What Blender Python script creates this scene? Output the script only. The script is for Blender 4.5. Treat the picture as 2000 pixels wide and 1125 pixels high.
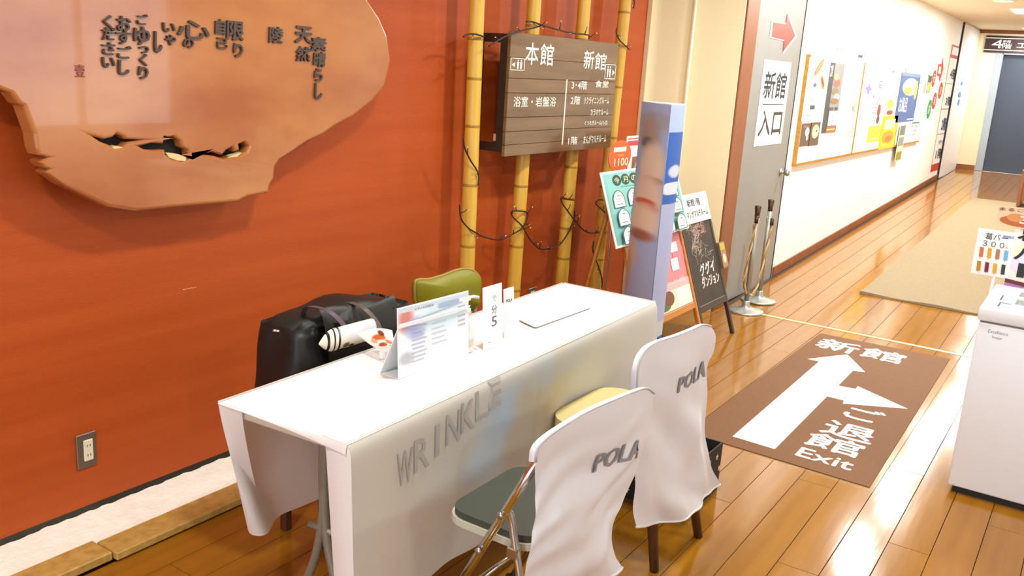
import bpy, bmesh, math, random
from mathutils import Vector, Matrix
from mathutils import noise as mnoise

random.seed(7)
SC = bpy.context.scene
COL = SC.collection
for o in list(bpy.data.objects):
    bpy.data.objects.remove(o)

# ------------------------------------------------------------------ camera
F_PX, YAW, PITCH, ROLL, CAM_H = 1753.5, 0.577199, -0.244783, 0.061229, 1.6
FW = Vector((math.cos(YAW)*math.cos(PITCH), math.sin(YAW)*math.cos(PITCH), math.sin(PITCH)))
_r = FW.cross(Vector((0, 0, 1))).normalized(); _u = _r.cross(FW)
RT = math.cos(ROLL)*_r + math.sin(ROLL)*_u
UP = -math.sin(ROLL)*_r + math.cos(ROLL)*_u
EYE = Vector((0, 0, CAM_H))
cam = bpy.data.cameras.new('camera')
cam.sensor_width = 36; cam.lens = 36*F_PX/2000; cam.clip_start = 0.05; cam.clip_end = 100
camo = bpy.data.objects.new('camera', cam); COL.objects.link(camo)
camo.matrix_world = Matrix(((RT.x, UP.x, -FW.x, 0), (RT.y, UP.y, -FW.y, 0), (RT.z, UP.z, -FW.z, CAM_H), (0, 0, 0, 1)))
SC.camera = camo

# ------------------------------------------------------------------ world, exposure, large lights
W = bpy.data.worlds.new('world'); SC.world = W; W.use_nodes = True
W.node_tree.nodes['Background'].inputs[0].default_value = (0.78, 0.88, 1.0, 1)
W.node_tree.nodes['Background'].inputs[1].default_value = 3.2     # daylight through the open entrance side of the hall
SC.view_settings.view_transform = 'Standard'; SC.view_settings.look = 'None'
SC.view_settings.exposure = 0.14; SC.view_settings.gamma = 1.0
SC.view_settings.use_curve_mapping = False
CORRIDOR_LAMP_W = 40.0
HALL_LAMP_W = 23.0
CORRIDOR_LAMPS = [6.25, 7.9, 9.55, 11.2]
HALL_LAMPS = [(0.2, 1.3), (2.05, 1.3), (3.9, 1.25), (0.9, -1.2), (3.4, -1.2), (-2.0, 0.3), (5.2, 0.2)]

# ------------------------------------------------------------------ picture ray helpers (true 3-D points on known planes)
def ray(x, y): return RT*((x-1000)/F_PX) - UP*((y-562.5)/F_PX) + FW
def at_z(x, y, z=0.0):
    d = ray(x, y); return EYE + d*((z-CAM_H)/d.z)
def at_y(x, y, Y):
    d = ray(x, y); return EYE + d*(Y/d.y)
def at_x(x, y, X):
    d = ray(x, y); return EYE + d*(X/d.x)
def at_lean(x, y, y0, k):
    d = ray(x, y); return EYE + d*((y0+k*CAM_H)/(d.y-k*d.z))
def ramp(X): return max(0.0, 0.035*(X-6.1))

# ------------------------------------------------------------------ materials
def lin(c):
    if isinstance(c, str):
        c = c.lstrip('#'); c = [int(c[i:i+2], 16) for i in (0, 2, 4)]
    return tuple(((v/255)/12.92 if v/255 <= .04045 else (((v/255)+.055)/1.055)**2.4) for v in c[:3]) + (1,)
MATS = {}
def mat(name, c='#ffffff', rough=.6, metal=0, spec=.5, coat=0, noise=None, c2=None, bump=0, bscale=60, stretch=(1, 1, 1), emit=0, rand=0, alpha=1, trans=0, coords='Object', ior=1.5, detail=6, sheen=0):
    if name in MATS: return MATS[name]
    m = bpy.data.materials.new(name); m.use_nodes = True
    nt = m.node_tree; N = nt.nodes; L = nt.links; b = N['Principled BSDF']
    b.inputs['Base Color'].default_value = lin(c); b.inputs['Roughness'].default_value = rough
    b.inputs['Metallic'].default_value = metal; b.inputs['Specular IOR Level'].default_value = spec
    b.inputs['Coat Weight'].default_value = coat; b.inputs['Alpha'].default_value = alpha
    b.inputs['Transmission Weight'].default_value = trans; b.inputs['IOR'].default_value = ior
    b.inputs['Sheen Weight'].default_value = sheen
    if emit:
        b.inputs['Emission Color'].default_value = lin(c); b.inputs['Emission Strength'].default_value = emit
    if noise or bump or rand:
        tc = N.new('ShaderNodeTexCoord'); mp = N.new('ShaderNodeMapping'); mp.inputs['Scale'].default_value = stretch
        L.new(tc.outputs[coords], mp.inputs[0])
        out = None
        if noise:
            nz = N.new('ShaderNodeTexNoise'); nz.inputs['Scale'].default_value = noise; nz.inputs['Detail'].default_value = detail
            L.new(mp.outputs[0], nz.inputs['Vector'])
            rp = N.new('ShaderNodeValToRGB'); rp.color_ramp.elements[0].position = .32; rp.color_ramp.elements[1].position = .68
            rp.color_ramp.elements[0].color = lin(c); rp.color_ramp.elements[1].color = lin(c2 or c)
            L.new(nz.outputs['Fac'], rp.inputs[0]); out = rp.outputs[0]
        if rand:
            oi = N.new('ShaderNodeObjectInfo'); hs = N.new('ShaderNodeHueSaturation')
            mr = N.new('ShaderNodeMapRange'); mr.inputs['To Min'].default_value = 1-rand; mr.inputs['To Max'].default_value = 1+rand
            L.new(oi.outputs['Random'], mr.inputs[0]); L.new(mr.outputs[0], hs.inputs['Value'])
            if out: L.new(out, hs.inputs['Color'])
            else: hs.inputs['Color'].default_value = lin(c)
            out = hs.outputs[0]
        if out: L.new(out, b.inputs['Base Color'])
        if bump:
            n2 = N.new('ShaderNodeTexNoise'); n2.inputs['Scale'].default_value = bscale; n2.inputs['Detail'].default_value = 4
            L.new(mp.outputs[0], n2.inputs['Vector'])
            bp = N.new('ShaderNodeBump'); bp.inputs['Strength'].default_value = bump; bp.inputs['Distance'].default_value = .01
            L.new(n2.outputs['Fac'], bp.inputs['Height']); L.new(bp.outputs[0], b.inputs['Normal'])
    MATS[name] = m
    return m
def blob_mat(name, base, blobs, rough=.5, c2=None, spec=.4):
    """soft-edged flat print: colour patches in the UV space of the printed sheet"""
    if name in MATS: return MATS[name]
    m = bpy.data.materials.new(name); m.use_nodes = True
    nt = m.node_tree; N = nt.nodes; L = nt.links; b = N['Principled BSDF']
    b.inputs['Roughness'].default_value = rough; b.inputs['Specular IOR Level'].default_value = spec
    uv = N.new('ShaderNodeUVMap'); sp = N.new('ShaderNodeSeparateXYZ'); L.new(uv.outputs[0], sp.inputs[0])
    cur = N.new('ShaderNodeRGB'); cur.outputs[0].default_value = lin(base); cur = cur.outputs[0]
    def mth(op, a, bb):
        n = N.new('ShaderNodeMath'); n.operation = op
        for i, v in enumerate((a, bb)):
            if isinstance(v, (int, float)): n.inputs[i].default_value = v
            else: L.new(v, n.inputs[i])
        return n.outputs[0]
    for cu, cv, ru, rv, col, soft, power in blobs:
        a = mth('ABSOLUTE', mth('DIVIDE', mth('SUBTRACT', sp.outputs[0], cu), ru), 0)
        c = mth('ABSOLUTE', mth('DIVIDE', mth('SUBTRACT', sp.outputs[1], cv), rv), 0)
        d = mth('ADD', mth('POWER', a, power), mth('POWER', c, power))
        mr = N.new('ShaderNodeMapRange'); mr.interpolation_type = 'SMOOTHSTEP'
        mr.inputs['From Min'].default_value = 1+soft; mr.inputs['From Max'].default_value = max(0., 1-soft)
        L.new(d, mr.inputs[0])
        mx = N.new('ShaderNodeMix'); mx.data_type = 'RGBA'
        L.new(mr.outputs[0], mx.inputs[0]); L.new(cur, mx.inputs[6]); mx.inputs[7].default_value = lin(col)
        cur = mx.outputs[2]
    L.new(cur, b.inputs['Base Color'])
    MATS[name] = m
    return m
def flat(c, rough=.6): return mat('print_'+(c if isinstance(c, str) else '%d_%d_%d' % tuple(c)).lstrip('#')+('' if rough == .6 else '_r%d' % int(rough*100)), c, rough)

def translucent(m, amount):
    nt = m.node_tree; b_ = nt.nodes['Principled BSDF']; out = nt.nodes['Material Output']
    tr = nt.nodes.new('ShaderNodeBsdfTranslucent'); mx = nt.nodes.new('ShaderNodeMixShader'); mx.inputs[0].default_value = amount
    tr.inputs[0].default_value = (.9, .9, .95, 1)
    nt.links.new(b_.outputs[0], mx.inputs[1]); nt.links.new(tr.outputs[0], mx.inputs[2]); nt.links.new(mx.outputs[0], out.inputs[0])
    return m
# ------------------------------------------------------------------ mesh builder
GLY = {}
def glyph(s, bold=0.0, ext=0.0):
    key = (s, bold, ext)
    if key in GLY: return GLY[key]
    cu = bpy.data.curves.new('lettering', 'FONT'); cu.body = s; cu.resolution_u = 2; cu.offset = bold; cu.extrude = ext
    ob = bpy.data.objects.new('lettering', cu)
    me = bpy.data.meshes.new_from_object(ob)
    vs = [v.co.copy() for v in me.vertices]; fs = [tuple(p.vertices) for p in me.polygons]
    bpy.data.objects.remove(ob); bpy.data.curves.remove(cu); bpy.data.meshes.remove(me)
    xs = [v.x for v in vs] or [0, 1]; ys = [v.y for v in vs] or [0, 1]
    GLY[key] = (vs, fs, min(xs), max(xs), min(ys), max(ys))
    return GLY[key]
class Fr:
    """a plane in space: origin, right, up, normal"""
    def __init__(s, O, R, U):
        s.O = Vector(O); s.R = Vector(R).normalized(); s.U = Vector(U).normalized(); s.N = s.R.cross(s.U)
    def p(s, u, v, n=0.0): return s.O + s.R*u + s.U*v + s.N*n
class MB:
    def __init__(s): s.v = []; s.f = []; s.m = []; s.uv = {}; s.mats = []; s.cur = 0; s.smooth = []; s.sm = False
    def use(s, m):
        if m not in s.mats: s.mats.append(m)
        s.cur = s.mats.index(m); return s
    def add(s, vs, fs, uvs=None, smooth=None):
        k = len(s.v); s.v += [Vector(v) for v in vs]
        for f in fs:
            if uvs is not None: s.uv[len(s.f)] = [uvs[i] for i in f]
            s.f.append([k+i for i in f]); s.m.append(s.cur); s.smooth.append(s.sm if smooth is None else smooth)
        return s
    def box(s, x0, x1, y0, y1, z0, z1, b=0.0, M=None, seg=1):
        bm = bmesh.new(); bmesh.ops.create_cube(bm, size=1)
        for v in bm.verts:
            v.co = Vector((x0+(v.co.x+.5)*(x1-x0), y0+(v.co.y+.5)*(y1-y0), z0+(v.co.z+.5)*(z1-z0)))
        if b > 0: bmesh.ops.bevel(bm, geom=bm.edges[:], offset=b, segments=seg, affect='EDGES', profile=.5)
        bm.verts.index_update()
        vs = [(M @ v.co if M else v.co.copy()) for v in bm.verts]; fs = [[v.index for v in f.verts] for f in bm.faces]
        bm.free(); return s.add(vs, fs, smooth=(b > 0 and seg > 1))
    def fbox(s, fr, u0, u1, v0, v1, n0, n1, b=0.0, seg=1):
        M = Matrix(((fr.R.x, fr.U.x, fr.N.x, fr.O.x), (fr.R.y, fr.U.y, fr.N.y, fr.O.y), (fr.R.z, fr.U.z, fr.N.z, fr.O.z), (0, 0, 0, 1)))
        return s.box(u0, u1, v0, v1, n0, n1, b, M, seg)
    def prism(s, fr, pts, n0, n1):
        k = len(pts)
        area = sum(pts[i][0]*pts[(i+1) % k][1]-pts[(i+1) % k][0]*pts[i][1] for i in range(k))
        if area < 0: pts = pts[::-1]
        vs = [fr.p(u, v, n1) for u, v in pts] + [fr.p(u, v, n0) for u, v in pts]
        fs = [list(range(k)), list(range(2*k-1, k-1, -1))] + [[i, i+k, (i+1) % k+k, (i+1) % k] for i in range(k)]
        return s.add(vs, fs)
    def poly(s, fr, pts, n=0.0):
        k = len(pts)
        area = sum(pts[i][0]*pts[(i+1) % k][1]-pts[(i+1) % k][0]*pts[i][1] for i in range(k))
        if area < 0: pts = pts[::-1]
        us = [p[0] for p in pts]; vv = [p[1] for p in pts]
        du = (max(us)-min(us)) or 1; dv = (max(vv)-min(vv)) or 1
        return s.add([fr.p(u, v, n) for u, v in pts], [list(range(k))], [((u-min(us))/du, (v-min(vv))/dv) for u, v in pts])
    def rect(s, fr, u0, v0, u1, v1, n=0.0): return s.poly(fr, [(u0, v0), (u1, v0), (u1, v1), (u0, v1)], n)
    def ell(s, fr, cu, cv, ru, rv, n=0.0, k=18, rot=0):
        c, t = math.cos(rot), math.sin(rot)
        return s.poly(fr, [(cu+ru*math.cos(a)*c-rv*math.sin(a)*t, cv+ru*math.cos(a)*t+rv*math.sin(a)*c) for a in [i*2*math.pi/k for i in range(k)]], n)
    def text(s, fr, txt, u0, v0, u1, v1, n=0.0, bold=0.0, ext=0.0, shear=0.0, th=0.0):
        vs, fs, a, b, c, d = glyph(txt, 0.0, .5 if th else 0.0)
        du = (b-a) or 1; dv = (d-c) or 1
        q = bold*(v1-v0)
        for i_, (ox, oy) in enumerate(((0, 0),) if not bold else ((-q, 0), (q, 0), (0, q), (0, -q))):
            out = []; n_ = n+.00012*i_
            for p in vs:
                fu = (p.x-a)/du; fv = (p.y-c)/dv
                out.append(fr.p(u0+(u1-u0)*fu+shear*(v1-v0)*(fv-.5)+ox, v0+(v1-v0)*fv+oy, n_+(p.z*th if th else 0)))
            s.add(out, fs)
        return s
    def grid(s, P, nu, nv, closed_u=False, smooth=True):
        vs = []; uvs = []
        for j in range(nv+1):
            for i in range(nu+1):
                vs.append(P(i/nu, j/nv)); uvs.append((i/nu, j/nv))
        fs = [[j*(nu+1)+i, j*(nu+1)+i+1, (j+1)*(nu+1)+i+1, (j+1)*(nu+1)+i] for j in range(nv) for i in range(nu)]
        return s.add(vs, fs, uvs, smooth)
    def tube(s, pts, r, k=8, smooth_n=0, closed=False, caps=True, flatten=None):
        pts = [Vector(p) for p in pts]
        if smooth_n: pts = catmull(pts, smooth_n, closed)
        n = len(pts); rr = r if callable(r) else (lambda t: r)
        T = []
        for i in range(n):
            a = pts[(i-1) % n] if (closed or i) else pts[0]; b = pts[(i+1) % n] if (closed or i < n-1) else pts[-1]
            d = b-a; T.append(d.normalized() if d.length > 1e-9 else Vector((0, 0, 1)))
        ref = Vector((0, 0, 1)) if abs(T[0].z) < .9 else Vector((1, 0, 0))
        nrm = (ref - T[0]*ref.dot(T[0])).normalized(); vs = []
        for i in range(n):
            nrm = (nrm - T[i]*nrm.dot(T[i])).normalized(); bn = T[i].cross(nrm); q = rr(i/max(1, n-1))
            for j in range(k):
                a = 2*math.pi*j/k; vs.append(pts[i]+nrm*(q*math.cos(a))+bn*(q*math.sin(a)))
        fs = []
        for i in range(n if closed else n-1):
            for j in range(k):
                fs.append([i*k+j, i*k+(j+1) % k, ((i+1) % n)*k+(j+1) % k, ((i+1) % n)*k+j])
        if caps and not closed:
            fs.append(list(range(k-1, -1, -1))); fs.append([(n-1)*k+j for j in range(k)])
        return s.add(vs, fs, smooth=True)
    def lathe(s, c, prof, k=24, axis=(0, 0, 1), caps=True):
        c = Vector(c); ax = Vector(axis).normalized()
        ref = Vector((1, 0, 0)) if abs(ax.x) < .9 else Vector((0, 1, 0))
        e1 = (ref-ax*ref.dot(ax)).normalized(); e2 = ax.cross(e1)
        vs = [c+ax*z+(e1*math.cos(2*math.pi*j/k)+e2*math.sin(2*math.pi*j/k))*r for r, z in prof for j in range(k)]
        n = len(prof)
        fs = [[i*k+j, i*k+(j+1) % k, (i+1)*k+(j+1) % k, (i+1)*k+j] for i in range(n-1) for j in range(k)]
        if caps: fs += [list(range(k-1, -1, -1)), [(n-1)*k+j for j in range(k)]]
        return s.add(vs, fs, smooth=True)
def catmull(pts, n, closed=False):
    out = []; m = len(pts)
    for i in range(m if closed else m-1):
        p0 = pts[(i-1) % m] if (closed or i) else pts[0]; p1 = pts[i]; p2 = pts[(i+1) % m]; p3 = pts[(i+2) % m] if (closed or i+2 < m) else pts[-1]
        for j in range(n):
            t = j/n
            out.append(.5*((2*p1)+(p2-p0)*t+(2*p0-5*p1+4*p2-p3)*t*t+(3*p1-p0-3*p2+p3)*t**3))
    if not closed: out.append(pts[-1])
    return out

WM = {}
def wm(o): return WM.get(o.name, Matrix.Identity(4)) if o else Matrix.Identity(4)
def link(o, parent=None):
    COL.objects.link(o)
    if parent: o.parent = parent
    return o
def obj(name, mb, m=None, parent=None, label=None, cat=None, group=None, kind=None, local=False, base=None, sharp=None):
    """mb is given in world coordinates unless local; base moves the object's origin there"""
    me = bpy.data.meshes.new(name)
    off = Vector(base) if base is not None else Vector((0, 0, 0))
    inv = wm(parent).inverted()
    vs = mb.v if local else [inv @ v for v in mb.v]
    me.from_pydata([tuple(v-off) for v in vs], [], mb.f)
    if mb.mats:
        for x in mb.mats: me.materials.append(x)
        for p, i in zip(me.polygons, mb.m): p.material_index = i
    elif m: me.materials.append(m)
    for p, q in zip(me.polygons, mb.smooth): p.use_smooth = q
    if mb.uv:
        lay = me.uv_layers.new(name='UVMap')
        for p in me.polygons:
            if p.index in mb.uv:
                for li, u in zip(p.loop_indices, mb.uv[p.index]): lay.data[li].uv = u
    me.update()
    o = bpy.data.objects.new(name, me); link(o, parent); o.location = off
    WM[o.name] = wm(parent) @ Matrix.Translation(off)
    tag(o, label, cat, group, kind)
    return o
def tag(o, label=None, cat=None, group=None, kind=None):
    if label: o['label'] = label
    if cat: o['category'] = cat
    if group: o['group'] = group
    if kind: o['kind'] = kind
    return o
def thing(name, loc, label, cat, group=None, rz=0, kind=None):
    o = bpy.data.objects.new(name, None); o.empty_display_size = .1; link(o)
    o.location = loc; o.rotation_euler = (0, 0, rz)
    WM[o.name] = Matrix.Translation(Vector(loc)) @ Matrix.Rotation(rz, 4, 'Z')
    return tag(o, label, cat, group, kind)
def struct(name, mb, m=None, label=None): return obj(name, mb, m, kind='structure', label=label)

# ------------------------------------------------------------------ materials used all over
m_orange = mat('orange_wallpaper', '#af4a14', .55, noise=3.2, c2='#b8521a', bump=.12, bscale=90, stretch=(.25, 1, 6), spec=.35)
m_cream = mat('cream_paint', '#efe0b4', .6, bump=.05, bscale=200)
m_white_wall = mat('white_wallpaper', '#fbf9f3', .6, bump=.05, bscale=160)
m_ceiling = mat('ceiling_paint', '#e8d8b8', .75)
m_plank = mat('floor_plank', '#915d12', .12, noise=2.2, c2='#a06b19', stretch=(.6, 9, 1), rand=.05, spec=.5, coat=.0, bump=.03, bscale=3)
m_joint = mat('plank_joint', '#4a2a10', .6)
m_brown_wood = mat('dark_brown_trim', '#7d4826', .4, noise=5, c2='#8f5530', stretch=(1, 1, .2))
m_door = mat('grey_door', '#8a8983', .42, noise=1.5, c2='#92908a')
m_steel = mat('brushed_steel', '#b9bbb4', .3, metal=1)
m_chrome = mat('chrome', '#d5d8dc', .1, metal=1)
m_black = mat('black_plastic', '#161616', .5)
m_paper = mat('white_paper', '#f7f7f3', .55)
m_cloth = mat('white_tablecloth', '#f6f4f2', .85, spec=.2)
m_satin = mat('white_satin', '#e2e4ea', .4, spec=.4, sheen=.2)
translucent(m_cloth, .14)
m_wplastic = mat('white_plastic', '#f3f3f1', .3)
m_bamboo = mat('bamboo', '#d8a83a', .35, noise=3, c2='#e6bc50', stretch=(8, 8, .8), spec=.5)
m_beige_stone = mat('beige_stone', '#b38d45', .35, noise=30, c2='#d0ab60', bump=.05, bscale=50, detail=8)
m_cove_lit = mat('cove_lit_stone_white', '#f7f5e6', .9, noise=22, c2='#fffdf2', bump=.5, bscale=60)
m_slab = mat('varnished_slab_wood', '#a45c30', .22, noise=2.2, c2='#c08048', stretch=(.8, 1, 1.8), coat=.6, bump=.06, bscale=7, spec=.5)
m_dark_wood = mat('dark_stained_wood', '#4b2a1a', .4, noise=6, c2='#5b3421', stretch=(6, 6, .6))
m_amber_wood = mat('amber_wood', '#b4691f', .35, noise=6, c2='#c67d2c', stretch=(1, 6, 6))
m_ink = flat('#1c1c1e'); m_red = flat('#c8402a'); m_grey_ink = flat('#8f8f93')
m_lamp = mat('lamp_diffuser', '#fff7e6', .5, emit=14)
m_glass = mat('clear_acrylic', '#ffffff', .05, trans=1.0, ior=1.25, alpha=.35)

# ================================================================== SETTING
YW, YC, XE, ZC = 2.67, 2.15, 16.4, 2.56
PW = 0.14
# ---- floor
b = MB().box(-5, 6.1, -5, 2.8, -.08, -.006)
b.add([(6.1, -5, -.006), (XE+.2, -5, ramp(XE+.2)-.006), (XE+.2, 2.8, ramp(XE+.2)-.006), (6.1, 2.8, -.006)], [[0, 1, 2, 3]])
b.use(m_joint)
floor = struct('floor', b)
pm = MB(); PL = 1.82
pm.box(-PL/2+.0012, PL/2-.0012, -PW/2+.0012, PW/2-.0012, -.006, 0, .0008)
plank0 = obj('plank', pm, m_plank, floor, local=True)
plank_me = plank0.data
def plank(x, y, L=PL, w=PW, first=[True]):
    if first[0]: o = plank0; first[0] = False
    else:
        o = bpy.data.objects.new('plank', plank_me); link(o, floor)
    sl = 0.0 if x-L/2 < 6.1-1e-6 else math.atan(.035)
    o.location = (x, y, ramp(x) if sl else 0.0); o.rotation_euler = (0, -sl, 0); o.scale = (L/PL, w/PW, 1)
row = 0; y = 2.385
while y > -.32:
    w = PW; yc = y-w/2
    ph = (row*0.71) % PL
    segs = []
    x = 0.45-ph
    cuts = []
    while x < XE+PL: cuts.append(x); x += PL
    cuts = sorted(set([c for c in cuts if 0.2 < c < XE] + [.2, 6.1, XE]))
    cuts = [cuts[i] for i in range(len(cuts)) if i == 0 or cuts[i]-cuts[i-1] > .12 or cuts[i] in (.2, 6.1, XE)]
    if yc < 2.15 or True:
        for a, c in zip(cuts[:-1], cuts[1:]):
            if yc > 2.16 and a > 6.0: continue
            plank((a+c)/2, yc, c-a, w)
    y -= w; row += 1
# the rest of the hall floor, behind and beside the camera
b = MB().use(m_plank); b.box(-5, .2, -5, 2.39, -.006, 0); b.box(.2, 6.1, -5, y, -.006, 0)
b.add([(6.1, -5, 0), (XE, -5, ramp(XE)), (XE, y, ramp(XE)), (6.1, y, 0)], [[0, 1, 2, 3]])
obj('floorboard_area', b, None, floor)
# strip of tape / threshold where the corridor begins
b = MB().use(mat('threshold_strip', '#d9c08a', .3)); b.box(6.04, 6.075, -.5, 1.93, 0, .0022)
obj('threshold_strip', b, None, floor)

# ---- ceiling
b = MB().use(m_ceiling).box(-5, XE+.2, -5, 2.8, ZC, ZC+.1)
ceiling = struct('ceiling', b)
# ---- left wall (orange)
b = MB().use(m_orange).box(-5, 5.5, YW, YW+.13, .062, ZC)
wall_left = struct('wall_left', b)
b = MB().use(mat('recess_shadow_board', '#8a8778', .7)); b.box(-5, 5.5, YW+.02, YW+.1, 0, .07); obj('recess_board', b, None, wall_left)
# strip under the wall: cove light on the kerb stone, painted as white
def lit_strip(u, v):
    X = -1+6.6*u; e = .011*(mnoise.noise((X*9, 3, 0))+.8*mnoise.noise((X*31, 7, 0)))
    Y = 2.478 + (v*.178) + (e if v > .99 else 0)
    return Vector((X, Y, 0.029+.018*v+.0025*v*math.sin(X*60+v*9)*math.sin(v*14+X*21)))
b = MB().use(m_cove_lit); b.grid(lit_strip, 420, 8); b.box(-1, 5.5, 2.49, 2.66, 0, .03)
struct('trim_1', b, label='rough white strip under the orange wall, cove light on the stone painted white')
trim2 = struct('trim_2', MB().use(m_joint).box(-1, 5.55, 2.40, 2.47, 0, .005), label='dark mortar bed under the beige kerb stones')
xs = [-.85, .35, 1.46, 2.62, 3.75, 4.85, 5.5]
for i, (a, c) in enumerate(zip(xs[:-1], xs[1:])):
    dy = [.0, .012, -.004, .004, 0, .003][i]
    st = MB().use(m_beige_stone).box(a+.002, c-.002, 2.375+dy, 2.485+dy, .0055, .034+[0, .002, 0, .001, 0, 0][i], .004)
    obj('kerb_stone', st, None, trim2)
# ---- return wall (cream, slanted end face) and corridor wall
fr0 = Fr((0, 0, 0), (1, 0, 0), (0, 1, 0))
b = MB().use(m_cream).prism(fr0, [(5.5, YW+.13), (5.5, 2.64), (5.56, 2.60), (5.86, YC), (5.98, YC), (5.98, YW+.13)], 0, ZC)
wall_return = struct('wall_back', b)
pA = at_x(1385, 2, 5.7)
b = MB().use(mat('pale_conduit', '#f0e6c2', .4)); 
b.tube([(5.655, 2.415, .0), (5.655, 2.415, ZC)], .014, 10); obj('conduit_pipe', b, None, wall_return)
b = MB().use(m_white_wall)
DX0, DX1 = 5.98, 7.16
b.box(DX0, DX1, YC, YC+.15, 2.32, ZC)
b.box(DX1, XE+.2, YC, YC+.15, 0, ZC)
b.box(DX0, DX1, YC+.12, YC+.15, 0, ZC)
wall_corr = struct('wall_corridor', b)
# baseboard following the ramp
b = MB().use(m_brown_wood)
for a, c in ((DX1+.02, 14.72),):
    za, zc = ramp(a), ramp(c)
    b.add([(a, YC-.012, za), (c, YC-.012, zc), (c, YC-.012, zc+.075), (a, YC-.012, za+.075), (a, YC, za), (c, YC, zc), (c, YC, zc+.075), (a, YC, za+.075)],
          [[0, 1, 2, 3], [3, 2, 6, 7], [0, 3, 7, 4], [1, 5, 6, 2]])
struct('baseboard_corridor', b)
# door and frame
b = MB().use(m_brown_wood); b.box(5.87, 6.10, YC-.012, YC+.12, 0, ZC, .004)
trim3 = struct('trim_3', b, label='wide brown door jamb at the corner of the cream wall')
b = MB().use(m_door).box(6.105, DX1-.012, YC+.0, YC+.045, .012, 2.318, .003)
door1 = struct('door_1', b, label='grey door with an entrance notice and a red arrow')
b = MB().use(mat('door_edge_dark', '#3a3530', .5)).box(DX1-.012, DX1, YC-.004, YC+.1, 0, 2.33); obj('door_stile', b, None, door1)
p = at_y(1524, 336, YC)
hb = MB().use(m_steel); hb.lathe((p.x, YC, p.z), [(.03, 0), (.03, .008), (.012, .012), (.012, .04), (.026, .045), (.028, .06), (.02, .072), (.0, .074)], 16, (0, -1, 0)); obj('door_knob', hb, None, door1)
# far white door leaf at the end of the corridor wall
b = MB().use(mat('white_door', '#f6f6f6', .35)).box(14.74, XE-.02, YC-.02, YC, ramp(14.7)+.01, ZC-.02, .003)
door2 = struct('door_2', b, label='white door leaf at the far end of the corridor wall')
b = MB().use(mat('dark_gap', '#20242e', .6)); b.box(14.705, 14.74, YC-.024, YC, ramp(14.7), ZC-.005); obj('door_seal', b, None, door2)
b = MB().use(mat('blue_sticker', '#3b86c6', .4))
pt = MB().use(mat('blue_sticker', '#3b86c6', .4))
frC = lambda n=0.0: Fr((0, YC-.0012-n, 0), (1, 0, 0), (0, 0, 1))
for q in ((1878, 163, 2.2, 4), (1874, 185, 3, 6), (1872, 200, 2, 7)):
    c = at_y(q[0], q[1], YC-.02); c2 = at_y(q[0]+q[2], q[1], YC-.02); c3 = at_y(q[0], q[1]+q[3], YC-.02)
    pt.ell(frC(.0215), c.x, c.z, abs(c2.x-c.x), abs(c3.z-c.z))
obj('blue_sticker', pt, None, door2)
# ---- far wall with lift
b = MB().use(mat('far_wall_cream', '#efe2c0', .6)); LY0, LY1 = .35, 1.76; LZ0, LZ1 = ramp(XE), 2.19
b.box(XE, XE+.15, LY1, YC+.2, 0, ZC); b.box(XE, XE+.15, -5, LY0, 0, ZC); b.box(XE, XE+.15, LY0, LY1, LZ1, ZC); b.box(XE, XE+.15, LY0, LY1, 0, LZ0)
wall_far = struct('wall_far', b)
b = MB().use(m_brown_wood); b.box(XE-.015, XE, -1.2, YC, ZC-.055, ZC); struct('trim_4', b, label='brown cornice above the lift')
b = MB().use(m_brown_wood); b.box(XE-.012, XE, LY1+.1, YC, ramp(XE)-.01, ramp(XE)+.08); struct('baseboard_far', b)
lift = struct('door_3', MB().use(mat('lift_frame', '#b6c4cf', .25, metal=.8)).box(XE-.01, XE+.15, LY1-.02, LY1+.09, LZ0, LZ1+.08, .004).box(XE-.01, XE+.15, LY0-.09, LY0+.02, LZ0, LZ1+.08, .004).box(XE-.01, XE+.15, LY0, LY1, LZ1, LZ1+.08, .004), label='dark blue-grey lift doors in a pale metal frame')
for a, c in ((LY0+.02, 1.05), (1.056, LY1-.02)):
    obj('lift_door_panel', MB().use(mat('lift_panel', '#4c5564', .3, metal=.5)).box(XE+.08, XE+.11, a, c, LZ0, LZ1, .003), None, lift)
# corridor right wall, outside the frame, closes the corridor
b = MB().use(m_white_wall).box(6.6, XE, -1.35, -1.2, 0, ZC); struct('wall_right', b)
hw = mat('hall_side_wall', '#d3d2cc', .7)
b = MB().use(hw).box(-5, 2.9, -3.1, -3.0, 0, ZC).box(5.9, 6.6, -3.1, -3.0, 0, ZC).box(2.9, 5.9, -3.1, -3.0, 0, .75).box(2.9, 5.9, -3.1, -3.0, 2.3, ZC).box(6.6, 6.7, -3.0, -1.35, 0, ZC); struct('wall_hall', b)
wf = mat('window_frame_aluminium', '#b9bcbf', .4, metal=.6)
win = struct('added_window_1', MB().use(wf).box(2.9, 5.9, -3.08, -3.02, .75, .80).box(2.9, 5.9, -3.08, -3.02, 2.25, 2.3).box(2.9, 2.95, -3.08, -3.02, .8, 2.25).box(5.85, 5.9, -3.08, -3.02, .8, 2.25))  # unseen window, added for cool daylight on the slab and chair covers
for xm in (3.87, 4.86): obj('mullion', MB().use(wf).box(xm, xm+.05, -3.08, -3.02, .8, 2.25), None, win)

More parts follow.
